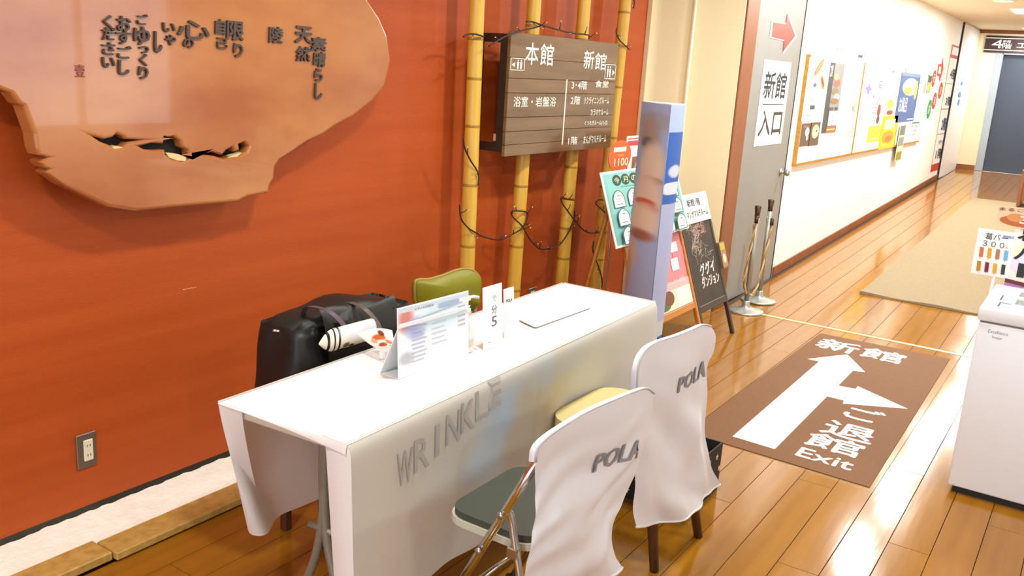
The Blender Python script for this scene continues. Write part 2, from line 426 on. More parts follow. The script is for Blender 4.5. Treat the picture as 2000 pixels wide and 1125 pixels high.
# ---- corridor carpet, brown bench end
cx0 = 7.12; cz = ramp(cx0)
m_carpet = mat('beige_carpet', '#96866c', .95, noise=40, c2='#9e8e72', spec=.1, bump=.25, bscale=300)
b = MB().use(m_carpet)
def carpet(u, v):
    X = cx0+(13.1-cx0)*u; Y = .2+1.24*v; lift_ = .012+.006*math.exp(-((u)*60)**2)*(1+math.sin(v*14))
    return Vector((X+.012*math.sin(v*9)*(1 if u < .01 else 0), Y, ramp(X)+lift_))
b.grid(carpet, 60, 24)
def cside(u, v):
    q = carpet(0, u); return Vector((q.x, q.y, ramp(q.x)+.002+(q.z-ramp(q.x)-.002)*v))
b.grid(cside, 24, 1)
def cside2(u, v):
    q = carpet(u, 1); return Vector((q.x, q.y, ramp(q.x)+.002+(q.z-ramp(q.x)-.002)*v))
b.grid(cside2, 60, 1)
def cbase(u, v):
    q = carpet(u, v); return Vector((q.x, q.y, ramp(q.x)+.002))
b.grid(cbase, 60, 1)
obj('carpet_runner', b, None, None, 'long beige carpet runner lying along the corridor floor', 'carpet', base=(cx0, .8, ramp(cx0)))

def ceiling_light(x, y, label, group=None, sx=.62, sy=.36, watts=None):
    t = thing('ceiling_light', (x, y, ZC), label, 'ceiling light', group)
    fb = MB().use(mat('lamp_trim', '#f2ead8', .5))
    fb.box(x-sx/2-.03, x+sx/2+.03, y-sy/2-.03, y-sy/2, ZC-.015, ZC); fb.box(x-sx/2-.03, x+sx/2+.03, y+sy/2, y+sy/2+.03, ZC-.015, ZC)
    fb.box(x-sx/2-.03, x-sx/2, y-sy/2, y+sy/2, ZC-.015, ZC); fb.box(x+sx/2, x+sx/2+.03, y-sy/2, y+sy/2, ZC-.015, ZC)
    obj('lamp_frame', fb, None, t)
    obj('lamp_diffuser', MB().use(m_lamp).box(x-sx/2, x+sx/2, y-sy/2, y+sy/2, ZC-.006, ZC-.002), None, t)
    if watts:
        la = bpy.data.lights.new('ceiling_light_bulb', 'AREA'); la.shape = 'RECTANGLE'; la.size = sx*.9; la.size_y = sy*.9; la.energy = watts; la.color = (.98, 1.0, .985)
        lo = bpy.data.objects.new('ceiling_light_bulb', la); link(lo, t); lo.location = (0, 0, -.02)
    return t
ceiling_light(12.5, 1.03, 'rectangular recessed light in the corridor ceiling, larger of the two at the right edge', None, .72, .56, watts=CORRIDOR_LAMP_W*1.2)
ceiling_light(15.75, 1.28, 'small ceiling light right in front of the lift wall', None, .5, .36, CORRIDOR_LAMP_W*.8)
for i, (x, y) in enumerate(HALL_LAMPS+[(x_, 1.28) for x_ in CORRIDOR_LAMPS]):
    cor = i >= len(HALL_LAMPS)
    t = thing('ceiling_downlight', (x, y, ZC), ('round recessed downlight in the corridor ceiling, cut by the top of the frame' if x == 11.2 else 'round recessed downlight of the corridor ceiling above the frame') if cor else 'round recessed downlight in the hall ceiling above the frame', 'ceiling light', 'ceiling downlights')
    obj('lamp_rim', MB().use(mat('lamp_trim', '#f2ead8', .5)).lathe((x, y, ZC), [(.11, 0), (.11, -.012), (.09, -.012), (.09, -.002)], 24, caps=False), None, t)
    obj('lamp_diffuser', MB().use(m_lamp).lathe((x, y, ZC-.005), [(.0, 0), (.09, 0)], 24, caps=False), None, t)
    la = bpy.data.lights.new('downlight_bulb', 'AREA'); la.shape = 'DISK'; la.size = .17; la.energy = CORRIDOR_LAMP_W if cor else HALL_LAMP_W; la.color = (.98, 1.0, .985)
    lo = bpy.data.objects.new('downlight_bulb', la); link(lo, t); lo.location = (0, 0, -.02)

# ================================================================== WALL THINGS
def px_rect(x0, y0, x1, y1, Y):
    """world X/Z extent, on the plane at depth Y, of a box seen in the photograph"""
    xc, yc = (x0+x1)/2, (y0+y1)/2
    return at_y(x0, yc, Y).x, at_y(xc, y1, Y).z, at_y(x1, yc, Y).x, at_y(xc, y0, Y).z
def frY(Y): return Fr((0, Y, 0), (1, 0, 0), (0, 0, 1))

# ---- great wooden slab
YS = 2.53
out_px = [(700, -60), (719, 0), (742, 35), (757, 70), (764, 120), (752, 168), (728, 198), (690, 228), (655, 246), (632, 262), (602, 276), (572, 296), (548, 311), (538, 326), (536, 348), (528, 362), (525, 377), (503, 381), (483, 385), (466, 394), (420, 398), (344, 405), (268, 413), (214, 405), (172, 386), (126, 363), (90, 338), (98, 331), (88, 328), (78, 317), (95, 308), (76, 303), (71, 290), (67, 262), (56, 232), (47, 208), (38, 203), (23, 183), (0, 174), (-50, 160), (-110, 110), (-150, 20), (-140, -90), (-60, -190), (80, -270), (250, -300), (430, -290), (580, -220), (660, -140)]
def crop1(l): return [(x/2.616, y/2.616) for x, y in l]
holes = [crop1([(480, 698), (535, 712), (580, 702), (598, 685), (628, 698), (645, 712), (725, 716), (655, 728), (632, 748), (590, 752), (555, 738), (515, 722)]),
         crop1([(715, 748), (780, 732), (838, 735), (848, 708), (890, 698), (922, 722), (932, 752), (962, 770), (968, 805), (930, 822), (880, 810), (850, 790), (846, 765), (790, 768), (740, 762)]),
         crop1([(1035, 788), (1090, 778), (1138, 793), (1160, 768), (1190, 752), (1203, 776), (1228, 768), (1224, 738), (1252, 726), (1270, 748), (1258, 775), (1220, 792), (1180, 800), (1150, 812), (1100, 797)])]
def to_xz(l, Y): return [(at_y(x, y, Y).x, at_y(x, y, Y).z) for x, y in l]
slab = thing('wooden_slab', (2.05, YW, 1.06), 'huge live-edge wooden slab with brush calligraphy hanging on the orange wall', 'wall plaque')
cu = bpy.data.curves.new('slab', 'CURVE'); cu.dimensions = '2D'; cu.fill_mode = 'BOTH'; cu.extrude = .024; cu.offset = -.011; cu.bevel_depth = .011; cu.bevel_resolution = 2
for l in [out_px]+holes:
    pts = to_xz(l, YS); sp = cu.splines.new('POLY'); sp.points.add(len(pts)-1); sp.use_cyclic_u = True
    for q, (u, v) in zip(sp.points, pts): q.co = (u, v, 0, 1)
tmp = bpy.data.objects.new('slab', cu); me = bpy.data.meshes.new_from_object(tmp)
b = MB().use(m_slab)
b.add([(v.co.x, YS+.035-v.co.z, v.co.z*0+v.co.y) for v in me.vertices], [list(p.vertices) for p in me.polygons])
bpy.data.objects.remove(tmp); bpy.data.curves.remove(cu); bpy.data.meshes.remove(me)
body = obj('slab_body', b, None, slab)
b = MB().use(mat('dark_hollow', '#17110c', .8, bump=.8, bscale=40))  # near-black plate behind the slab's holes
x0, z0 = to_xz([(165, 320)], YS)[0]; x1, z1 = to_xz([(500, 250)], YS)[0]
b.box(x0, x1, YS+.036, YS+.062, z0+.0, z1, .004)
obj('hollow_backing', b, None, slab, label='dark hollows in the wood')
b = MB().use(mat('pale_splinter', '#d9c38c', .6, bump=.4, bscale=60))
for l in ([(850, 780), (900, 785), (955, 800), (950, 824), (905, 820), (865, 805)], [(575, 752), (600, 746), (630, 752), (615, 764), (588, 762)], [(1165, 808), (1200, 790), (1240, 780), (1215, 800)]):
    b.prism(frY(YS), to_xz(crop1(l), YS), -.03, -.002)
obj('splinter', b, None, slab, label='pale splintered wood')
b = MB().use(mat('pegs', '#3a2312', .6)); b.tube([(1.7, YS+.06, 1.45), (1.7, YW, 1.45)], .02); b.tube([(2.5, YS+.06, 1.45), (2.5, YW, 1.45)], .02); obj('wall_peg', b, None, slab)
chars = [('く', 208, 42, 24, 16), ('だ', 210, 66, 24, 24), ('さ', 210, 95, 24, 24), ('い', 210, 122, 20, 24), ('お', 240, 46, 28, 26), ('す', 240, 73, 26, 30), ('ご', 241, 102, 24, 26), ('し', 240, 132, 28, 20),
         ('ご', 276, 38, 20, 20), ('ゆ', 275, 70, 34, 30), ('っ', 279, 97, 14, 18), ('く', 278, 117, 22, 14), ('り', 278, 142, 24, 18), ('し', 307, 82, 40, 14), ('い', 328, 54, 18, 24), ('や', 331, 78, 20, 20),
         ('心', 376, 58, 34, 62), ('の', 366, 84, 18, 20), ('自', 428, 52, 28, 18), ('己', 432, 84, 20, 20), ('限', 457, 60, 36, 32), ('り', 463, 98, 26, 18), ('陵', 537, 68, 30, 26), ('天', 591, 68, 32, 32), ('然', 590, 105, 28, 26), ('素', 620, 86, 26, 30), ('晴', 622, 116, 28, 22), ('ら', 620, 146, 24, 16), ('し', 620, 178, 30, 14)]
b = MB().use(mat('dark_brush_ink', '#4a3a31', .45))
for ch, x, y, h, w in chars:
    u0, v0, u1, v1 = px_rect(x-w/2, y-h/2, x+w/2, y+h/2, YS)
    b = MB().use(mat('dark_brush_ink', '#4a3a31', .45)).text(frY(YS), ch, u0, v0, u1, v1, .004, bold=.03, th=.009, shear=.06)
    obj('brush_character', b, None, slab, label='dark raised brush character')
b = MB().use(flat('#8a3520'))
u0, v0, u1, v1 = px_rect(146, 126, 165, 150, YS); b.text(frY(YS), '壹', u0, v0, u1, v1, .001, bold=.0, th=.003)
obj('seal_mark', b, None, slab, label='small red seal mark')

# ---- wall outlet
u0, v0, u1, v1 = px_rect(148, 845, 187, 912, YW)
t = thing('wall_outlet', ((u0+u1)/2, YW, v0), 'grey steel wall outlet with an ivory double socket low on the orange wall', 'outlet')
F = frY(YW)
obj('cover_plate', MB().use(mat('outlet_steel', '#8c8174', .35, metal=.7)).fbox(F, u0, u1, v0, v1, 0, .007, .002), None, t)
a0, c0, a1, c1 = px_rect(161, 857, 179, 898, YW)
so = obj('socket', MB().use(mat('ivory_plastic', '#e9e2c4', .4)).fbox(F, a0, a1, c0, c1, .005, .011, .002), None, t)
for cy in (.27, .73):
    for cx in (.36, .66):
        hb = MB().use(m_black).fbox(F, a0+(a1-a0)*cx-.0012, a0+(a1-a0)*cx+.0012, c0+(c1-c0)*cy-.004, c0+(c1-c0)*cy+.004, .0105, .0113)
        obj('slot', hb, None, so)
# faint scratch on the wallpaper
q0 = at_y(357, 566, YW); q1 = at_y(384, 562, YW)
obj('wallpaper_scratch', MB().use(flat('#e9a878')).box(q0.x, q1.x, YW-.0008, YW, q0.z-.0008, q0.z+.0012), None, wall_left)
# small second outlet behind the table
u0, v0, u1, v1 = px_rect(1030, 562, 1046, 590, YW)
t = thing('wall_outlet', ((u0+u1)/2, YW, v0), 'small outlet plate on the orange wall right behind the far end of the table', 'outlet')
obj('cover_plate', MB().use(mat('outlet_steel', '#8c8174', .35, metal=.7)).fbox(F, u0, u1, v0, v1, 0, .007, .002), None, t)
obj('socket', MB().use(mat('ivory_plastic', '#e9e2c4', .4)).fbox(F, u0+.025, u1-.025, v0+.02, v1-.02, .005, .011, .002), None, t)

# ---- bamboo poles
YB = 2.555
poles = [((932, 0), (912, 527), 'bamboo pole standing left of the dark directory board'), ((1044, 0), (1003, 560), 'bamboo pole rising behind the left half of the directory board'),
         ((1142, 0), (1097, 545), 'bamboo pole rising behind the right half of the directory board'), ((1222, 0), (1163, 555), 'rightmost bamboo pole, beside the cream wall')]
NODES = [[.27, .72, 1.02, 1.30, 1.52, 1.70, 1.95, 2.2], [.18, .42, .66, .98, 1.3, 1.6, 1.79, 2.0, 2.25], [.3, .52, .70, .87, 1.05, 1.4, 1.75, 2.0, 2.3], [.2, .45, .62, .9, 1.2, 1.5, 1.74, 1.93, 2.2]]
PX = []
for (tp, bt, lab), nodes in zip(poles, NODES):
    a = at_y(*tp, YB); c = at_y(*bt, YB); k = (a.x-c.x)/(a.z-c.z)
    X = lambda z: c.x+k*(z-c.z)
    PX.append(X)
    t = thing('bamboo_pole', (X(0), YB, .046), lab, 'bamboo pole', 'bamboo poles in front of the orange wall')
    prof = [(z, .0335-.002*z) for z in [.046+i*.0625 for i in range(41)] if z < ZC]
    b = MB().use(m_bamboo); b.tube([(X(z), YB, z) for z, r in prof]+[(X(ZC), YB, ZC)], lambda q: .0385-.004*q, 16)
    obj('cane', b, None, t)
    for z in nodes:
        rb = MB().use(mat('bamboo_node', '#a97c25', .45)); R0 = .038-.0016*z
        rb.lathe((X(z), YB, z), [(R0-.002, -.011), (R0+.0025, -.004), (R0+.0008, 0), (R0+.0022, .005), (R0-.002, .010)], 16, caps=False)
        obj('node_ring', rb, None, t)

# ---- directory board
YD = 2.45
x0 = at_y(992, 180, YD).x; x1 = at_y(1200, 190, YD).x; z0 = at_y(1090, 297, YD).z; z1 = at_y(1100, 73, YD).z
t = thing('directory_board', (x0, YW, z0), 'dark wooden floor directory board with white lettering hung before the bamboo', 'sign')
zs = [z0]+[at_y(1000, 40+q/4.168, YD).z for q in (1012, 905, 790, 590, 470, 300)]+[z1]
zs = sorted(zs)
m_board = mat('board_wood', '#63492a', .3, noise=4, c2='#7d6040', stretch=(.5, 4, 5), rand=.1, coat=.3)
for a, c in zip(zs[:-1], zs[1:]):
    obj('plank', MB().use(m_board).box(x0, x1, YD, YD+.018, a+.0008, c-.0008, .0015), None, t)
m_dkframe = mat('dark_frame', '#2a1d16', .5)
for nm, bx in (('frame_post', (x0+.005, x0+.035, YD+.018, YD+.06, z0+.02, z1-.01)), ('frame_post', (x1-.035, x1-.005, YD+.018, YD+.06, z0+.02, z1-.01)),
               ('wall_batten', (x0+.005, x0+.035, YW-.045, YW, z0+.02, z1-.01)), ('wall_batten', (x1-.035, x1-.005, YW-.045, YW, z0+.02, z1-.01))):
    obj(nm, MB().use(m_dkframe).box(*bx), None, t)
for xx in (x0+.005, x1-.035):
    for zz in (z0+.02, z1-.05):
        obj('frame_arm', MB().use(m_dkframe).box(xx, xx+.03, YD+.06, YW-.045, zz, zz+.04), None, t)
g = lambda a, b_, c, d: (980+a/4.168, 40+b_/4.168, 980+c/4.168, 40+d/4.168)
lw = MB().use(flat('#f4f1e6'))
for s_, bx in (('本', (192, 182, 298, 358)), ('館', (312, 192, 420, 366)), ('新', (668, 246, 750, 394)), ('館', (757, 266, 850, 402)), ('浴室・岩盤浴', (95, 620, 440, 702)), ('3･4階', (568, 492, 692, 560)), ('食堂', (760, 490, 868, 545)),
               ('2階', (560, 616, 636, 684)), ('リクライニングルーム', (668, 622, 872, 680)), ('カラオケルーム', (722, 720, 866, 772)), ('くつろぎルーム(1)-(2)', (674, 812, 858, 858)), ('1階', (540, 946, 612, 1010)), ('まんがマルチルーム', (665, 932, 848, 996))):
    u0, v0, u1, v1 = px_rect(*g(*bx), YD); obj('lettering', MB().use(flat('#f4f1e6')).text(frY(YD), s_, u0, v0, u1, v1, .0012, bold=.012), None, t, label='white lettering')
lw = MB().use(flat('#f4f1e6'))
q0 = at_y(*g(525, 480, 0, 0)[:2], YD); q1 = at_y(*g(492, 1010, 0, 0)[:2], YD)
lw.box((q0.x+q1.x)/2-.004, (q0.x+q1.x)/2+.004, YD-.003, YD, q1.z, q0.z)
obj('divider_bar', lw, None, t)
for bx, sgn in (((70, 306, 186, 406), -1), ((838, 356, 926, 478), 1)):
    u0, v0, u1, v1 = px_rect(*g(*bx), YD); w = u1-u0; h = v1-v0; fr = frY(YD)
    ic = MB().use(flat('#f4f1e6'))
    for r_ in ((u0, v0, u1, v0+.05*h), (u0, v1-.05*h, u1, v1), (u0, v0, u0+.04*w, v1), (u1-.04*w, v0, u1, v1)): ic.rect(fr, *r_, .001)
    for cx in (.52, .74):
        cc = u0+w*(cx if sgn < 0 else 1-cx); ic.ell(fr, cc, v0+h*.8, w*.05, h*.08, .001, 10)
        ic.poly(fr, [(cc-w*.075, v0+h*.68), (cc+w*.075, v0+h*.68), (cc+w*.045, v0+h*.12), (cc-w*.045, v0+h*.12)], .001)
    ac = u0+w*(.2 if sgn < 0 else .8); ic.poly(fr, [(ac+sgn*w*.12, v0+h*.45), (ac-sgn*w*.1, v0+h*.65), (ac-sgn*w*.1, v0+h*.25)], .001)
    obj('washroom_symbol', ic, None, t)
q = at_y(957, 275, YD+.1)
obj('fixing_clip', MB().use(flat('#c98f80')).box(x0+.002, x0+.0345, YD+.06, YD+.075, z0+.07, z0+.105, .003), None, t)

# ---- twig light garland
m_twig = mat('brown_twig_cord', '#3a1d12', .6)
def garland(pxs, label, Y=2.508, twigs=6):
    pts = [at_y(x, y, Y+(0 if len(q_) < 1 else q_[0])) for x, y, *q_ in pxs]
    t = thing('twig_garland', pts[0], label, 'garland', 'twig light strings wound round the bamboo')
    obj('cord', MB().use(m_twig).tube(pts, .0042, 6, 5), None, t)
    sm = catmull([Vector(p_) for p_ in pts], 6)
    for i in range(twigs):
        k = int((i+.6)/twigs*(len(sm)-1)); p_ = sm[k]; d = Vector((random.uniform(-1, 1), -.2, random.uniform(-.4, 1))).normalized()
        tb = MB().use(m_twig).tube([p_, p_+d*.022, p_+d*.04+Vector((0, 0, .006))], lambda q: .003*(1-.5*q), 5)
        tb.use(mat('tiny_bulb', '#e8d7b0', .3)).lathe(p_+d*.04, [(0, -.002), (.0025, .002), (.0025, .006), (0, .009)], 6, d, caps=False)
        obj('twig', tb, None, t)
garland([(905, 72), (915, 67), (930, 67), (945, 72)], 'short twig string round the top of the pole left of the directory board', twigs=1)
garland([(1028, 42), (1042, 43), (1056, 50), (1035, 56), (1012, 62), (985, 72), (955, 90)], 'twig string from the second pole down the left end of the directory board', Y=2.43, twigs=4)
garland([(1055, 48), (1080, 55), (1105, 62), (1130, 66), (1150, 69), (1150, 76)], 'twig string stretched along the upper edge of the directory board', Y=2.43, twigs=5)
garland([(1205, 55), (1204, 65), (1210, 78), (1220, 88), (1230, 97)], 'twig string on the rightmost pole, high beside the directory board', twigs=2)
garland([(1237, -6), (1239, 6), (1237, 16)], 'stub of twig string at the top of the rightmost pole', twigs=1)
garland([(905, 270), (908, 290), (920, 315), (931, 332), (935, 345), (934, 362)], 'twig string slanting across the pole left of the board, lower end of the board level', twigs=2)
garland([(898, 400), (900, 425), (912, 443), (930, 455), (950, 464), (978, 468), (1000, 458), (1018, 447), (1028, 432), (1030, 416), (1015, 412), (999, 413), (1002, 424), (1020, 442), (1034, 466), (1046, 480), (1056, 486), (1072, 486), (1086, 483), (1100, 470), (1112, 450), (1121, 428), (1122, 412)], 'long twig string sagging in two loops between the first three poles', twigs=16)
garland([(1122, 391), (1108, 389), (1096, 386), (1098, 396), (1110, 414), (1122, 430), (1136, 446), (1148, 454), (1160, 455), (1174, 452)], 'twig string sagging from the third pole towards the fourth', Y=2.48, twigs=6)
garland([(1180, 391), (1170, 390), (1164, 398), (1176, 410), (1184, 418)], 'short twig string round the rightmost pole above the easel', twigs=2)
garland([(1160, 470), (1158, 488), (1164, 508), (1172, 530), (1176, 550), (1175, 562)], 'twig string hanging low on the rightmost pole beside the easel leg', twigs=3)

# ================================================================== CORRIDOR WALL THINGS
def sheet(name, label, cat, fr, u0, v0, u1, v1, base='#f7f7f3', els=(), th=.002, group=None, parent=None, n0=0.0, bm=None):
    """a printed sheet: body + print (patches) + lettering; element coordinates run 0..1 over the sheet"""
    c = fr.p((u0+u1)/2, v0, n0)
    t = thing(name, c, label, cat, group) if parent is None else parent
    obj('sheet', MB().use(bm or flat(base)).fbox(fr, u0, u1, v0, v1, n0, n0+th), None, t)
    w = u1-u0; h = v1-v0; n = n0+th+.0004
    for e in els:
        k = e[0]; n += .00025; pb = MB(); tb = MB()
        if k == 'r': pb.use(flat(e[5])).rect(fr, u0+w*e[1], v0+h*e[2], u0+w*e[3], v0+h*e[4], n)
        elif k == 'e': pb.use(flat(e[5])).ell(fr, u0+w*e[1], v0+h*e[2], w*e[3], h*e[4], n, rot=(e[6] if len(e) > 6 else 0))
        elif k == 'p': pb.use(flat(e[2])).poly(fr, [(u0+w*a, v0+h*c_) for a, c_ in e[1]], n)
        elif k == 't': tb.use(flat(e[6])).text(fr, e[1], u0+w*e[2], v0+h*e[3], u0+w*e[4], v0+h*e[5], n, bold=(e[7] if len(e) > 7 else .006))
        if pb.v: obj('print_patch', pb, None, t)
        if tb.v: obj('lettering', tb, None, t)
    return t
FC = frC()
# entrance notice and arrow on the grey door
u0, v0, u1, v1 = px_rect(1482, 118, 1535, 282, YC); u0 += .0
a = at_y(1482, 200, YC).x; c = at_y(1535, 200, YC).x
sheet('door_notice', 'white entrance notice with large black characters on the grey door', 'notice', FC, a, v0, c, v1, els=[('t', '新館', .1, .56, .9, .87, '#20262c', .02), ('r', .12, .485, .9, .497, '#20262c'), ('t', '入口', .08, .12, .9, .42, '#3a3a30', .02)])
cx = lambda l: [(at_y(1420+x/2.96, y/2.96, YC).x, at_y(1420+x/2.96, y/2.96, YC).z) for x, y in l]
pts = cx([(256, 120), (338, 133), (350, 72), (400, 210), (322, 312), (329, 238), (244, 217)])
t = thing('arrow_sign', (pts[0][0], YC, pts[4][1]), 'red arrow sign with white border pasted high on the grey door', 'sign')
obj('border', MB().use(m_paper).prism(FC, pts, 0, .003), None, t)
mx = sum(p_[0] for p_ in pts)/7; mz = sum(p_[1] for p_ in pts)/7
obj('arrow', MB().use(flat('#bd4a3c', .35)).prism(FC, [(mx+(p_[0]-mx)*.88, mz+(p_[1]-mz)*.88) for p_ in pts], .003, .0045), None, t)

# three framed notice boards
YBd = YC-.03; FB = frY(YBd)
X0 = at_y(1568, 215, YBd).x; X1 = at_y(1676, 213, YBd).x; X2 = at_y(1757, 212, YBd).x; X3 = at_y(1806, 211, YBd).x
ZB0 = at_y(1660, 304, YBd).z; ZB1 = at_y(1692, 122, YBd).z
m_frame = mat('ochre_frame', '#a9761f', .35, noise=6, c2='#bd8a32', stretch=(1, 1, 6))
labs = ['framed white notice board nearest the grey door', 'middle one of the three framed white notice boards', 'framed white notice board farthest down the corridor']
for (a, c), lab in zip(((X0, X1), (X1+.01, X2), (X2+.01, X3)), labs):
    t = thing('notice_board', ((a+c)/2, YC, ZB0), lab, 'notice board', 'notice boards along the corridor wall')
    obj('panel', MB().use(mat('board_white', '#fafaf8', .4)).box(a+.01, c-.01, YBd, YC, ZB0+.01, ZB1-.01), None, t)
    for bx in ((a, a+.022, ZB0, ZB1), (c-.022, c, ZB0, ZB1)): obj('frame_rail', MB().use(m_frame).box(bx[0], bx[1], YBd-.001, YC, bx[2], bx[3], .001), None, t)
    for bx in ((a+.022, c-.022, ZB0, ZB0+.022), (a+.022, c-.022, ZB1-.022, ZB1)): obj('frame_rail', MB().use(m_frame if bx[2] == ZB0 else mat('pale_frame', '#efe9da', .4)).box(bx[0], bx[1], YBd-.001, YC, bx[2], bx[3], .001), None, t)
def pos(name, label, px, base, els, cat='poster', Y=YBd-.0012, group=None, th=.0025):
    u0, v0, u1, v1 = px_rect(*px, Y)
    return sheet(name, label, cat, frY(Y), u0, v0, u1, v1, base, els, th, group)
# board 1
h = lambda *b_: (1500+b_[0]/4.5, 80+b_[1]/4.5, 1500+b_[2]/4.5, 80+b_[3]/4.5)
pos('food_poster', 'white snack poster with hot dogs on the board nearest the door', h(330, 150, 500, 700), '#fbfbf8', [
    ('e', .52, .86, .24, .075, '#c98a4a', .5), ('e', .5, .865, .22, .03, '#a8452a', .5), ('e', .52, .875, .18, .012, '#e9c9a0', .5), ('e', .8, .63, .16, .075, '#b98a3e', -.6), ('e', .8, .63, .12, .03, '#6a4a22', -.6), ('e', .42, .58, .08, .035, '#5a6680'),
    ('t', 'ホットドッグ', .35, .32, .75, .37, '#3a3f46'), ('r', .32, .19, .56, .255, '#4a4d52'), ('t', 'フランク', .5, .13, .9, .17, '#7a8088'), ('t', 'セット', .15, .25, .3, .3, '#6f88a0'), ('r', .12, .09, .36, .097, '#5a6a80')])
pos('picture_card', 'left brown card with a white swirl low on the nearest board', h(288, 725, 368, 922), '#6d5348', [('e', .62, .62, .22, .2, '#f3ece2'), ('e', .68, .36, .12, .12, '#e8d8c8'), ('e', .4, .85, .3, .05, '#8d7464')])
pos('picture_card', 'right brown card with a yellow food picture low on the nearest board', h(364, 715, 448, 916), '#6a5540', [('e', .55, .6, .36, .3, '#e8d79a'), ('e', .6, .55, .2, .16, '#f6ecc8'), ('e', .66, .62, .08, .05, '#3a2a18')])
pos('menu_poster', 'tall dark menu poster in the middle of the nearest board', h(510, 190, 632, 800), '#8e8f8c', [('r', .0, .0, .3, 1, '#4b4a47'), ('t', 'こだわり', .03, .8, .2, .97, '#f2f2ee'), ('e', .6, .72, .25, .06, '#c2685a'), ('e', .55, .6, .25, .05, '#8a7a62'), ('e', .7, .52, .22, .05, '#d8c8b0'), ('e', .6, .46, .28, .04, '#9a6a4a'), ('e', .5, .8, .2, .05, '#b09a80'), ('r', .3, .0, 1, .09, '#b4653a'), ('r', .3, .035, .9, .055, '#e9c08a'), ('r', .3, .1, .98, .32, '#f7f5ef'), ('t', '営業', .34, .315, .95, .37, '#4a4640'), ('r', .62, .1, .65, .3, '#6a6660'), ('r', .3, .1, .33, .37, '#6a5a4a')])
pos('price_slip', 'narrow faded slip with green print at the right edge of the nearest board', h(706, 540, 770, 640), '#f5f3e4', [('e', .3, .4, .25, .3, '#e8e4c0'), ('t', '限定', .5, .15, .95, .7, '#8a8a5a'), ('e', .8, .8, .15, .15, '#e6e268')])
pos('price_slip', 'faded beige slip low at the right edge of the nearest board', h(682, 776, 742, 832), '#ece2d4', [('e', .5, .5, .35, .3, '#d8c4a8')])
# board 2
k2 = lambda *b_: (1660+b_[0]/4.017, 60+b_[1]/4.017, 1660+b_[2]/4.017, 60+b_[3]/4.017)
pos('event_poster', 'pale poster with a violet star at the upper left of the middle board', k2(120, 265, 205, 530), '#fbfafc', [('e', .6, .6, .3, .3, '#e6def2'), ('p', [(.05, .3), (.3, .36), (.45, .5), (.5, .33), (.75, .28), (.5, .22), (.42, .05), (.3, .2)], '#8d78c0'), ('t', '湯', .3, .82, .6, .97, '#8a8a94'), ('e', .65, .15, .15, .06, '#d0b0d8')])
pos('event_poster', 'pale poster with black brush writing at the upper middle of the middle board', k2(208, 380, 262, 480), '#fbfbfb', [('t', '祭', .2, .1, .85, .9, '#6a6a70')])
pos('event_poster', 'pinkish poster with red brush writing left of the middle board centre', k2(165, 505, 250, 745), '#faf1f0', [('t', 'の', .25, .66, .8, .92, '#a08a86'), ('t', '二', .1, .42, .5, .6, '#b06a5a'), ('e', .7, .5, .16, .2, '#8a4a40'), ('e', .72, .2, .14, .14, '#6a4a40')])
pos('yellow_flyer', 'bright lemon yellow flyer low on the middle board', k2(140, 748, 240, 868), '#e9e34a', [('t', '入会', .2, .4, .8, .7, '#c8b830'), ('e', .5, .2, .3, .08, '#f4f08a')])
pos('yellow_poster', 'golden yellow food poster at the lower right of the middle board', k2(240, 670, 358, 920), '#e8bf2a', [('e', .5, .35, .38, .2, '#dd9a38'), ('r', .18, .6, .85, .9, '#f3e6b0'), ('e', .55, .3, .22, .1, '#c97a3a'), ('e', .35, .12, .2, .06, '#f0d860')])
pos('picture_flyer', 'small yellow flyer with a brown figure above the golden poster', k2(280, 535, 350, 668), '#f4ecb0', [('e', .45, .7, .3, .25, '#f0e04a'), ('e', .5, .2, .35, .14, '#8a5040')])
pos('paper_pennant', 'thin white paper strip hanging at the top of the middle board', k2(300, 300, 340, 520), '#faf9f2', [('e', .6, .92, .14, .04, '#6a6a60')])
# board 3
pos('blue_poster', 'tall blue poster on the farthest notice board', k2(376, 330, 526, 712), '#4f6290', [('e', .55, .72, .4, .18, '#e6ecf4'), ('e', .45, .64, .22, .08, '#c9cf58'), ('e', .86, .66, .08, .2, '#b9cf5a'), ('t', 'お風呂', .1, .2, .5, .5, '#f0f2f6'), ('r', .0, .93, 1, 1, '#6f7f98'), ('r', .62, .03, .95, .06, '#cfd6e6')])
pos('notice_sheet', 'white notice with grey photograph at the upper right of the farthest board', k2(530, 340, 600, 600), '#f2f4f4', [('r', .5, .1, .95, .95, '#b9bcc8'), ('e', .72, .6, .15, .2, '#8d90a4'), ('t', '案内', .08, .7, .42, .85, '#50545a')])
pos('notice_sheet', 'dark green edged flyer at the upper right corner of the farthest board', k2(602, 345, 636, 490), '#8a9a58', [('r', .1, .6, .9, .95, '#3d4a38'), ('e', .5, .3, .35, .2, '#e0dc4a')])
pos('notice_sheet', 'white timetable notice with green heading on the farthest board', k2(472, 716, 540, 812), '#f6f7f4', [('r', .1, .86, .95, .99, '#3f7a58'), ('t', '料金', .1, .55, .8, .8, '#5a5a5a'), ('r', .0, .0, .7, .02, '#5a5a5a'), ('t', '時間', .2, .2, .7, .4, '#a0a0a0')])
pos('hanging_card', 'narrow olive card hanging below the joint of the last two boards', k2(372, 742, 420, 1015), '#c9c9a8', [('r', .1, .72, .9, .98, '#6f7670'), ('r', .1, .42, .9, .66, '#8c8c86'), ('r', .1, .03, .9, .26, '#8f8a30')], Y=YBd-.012)
# small tags over the boards
for bx, s_, lab in (((1620, 90, 1647, 107), '館内', 'little white name tag above the left notice board'), ((1666, 104, 1684, 116), '一', 'little white name tag above the joint of the first two boards'), ((1788, 123, 1799, 136), 'ﾆ', 'little white name tag above the farthest notice board')):
    pos('name_tag', lab, bx, '#f6f5f0', [('t', s_, .3, .3, .8, .75, '#4a4a4a')], cat='tag', Y=YC, th=.02)
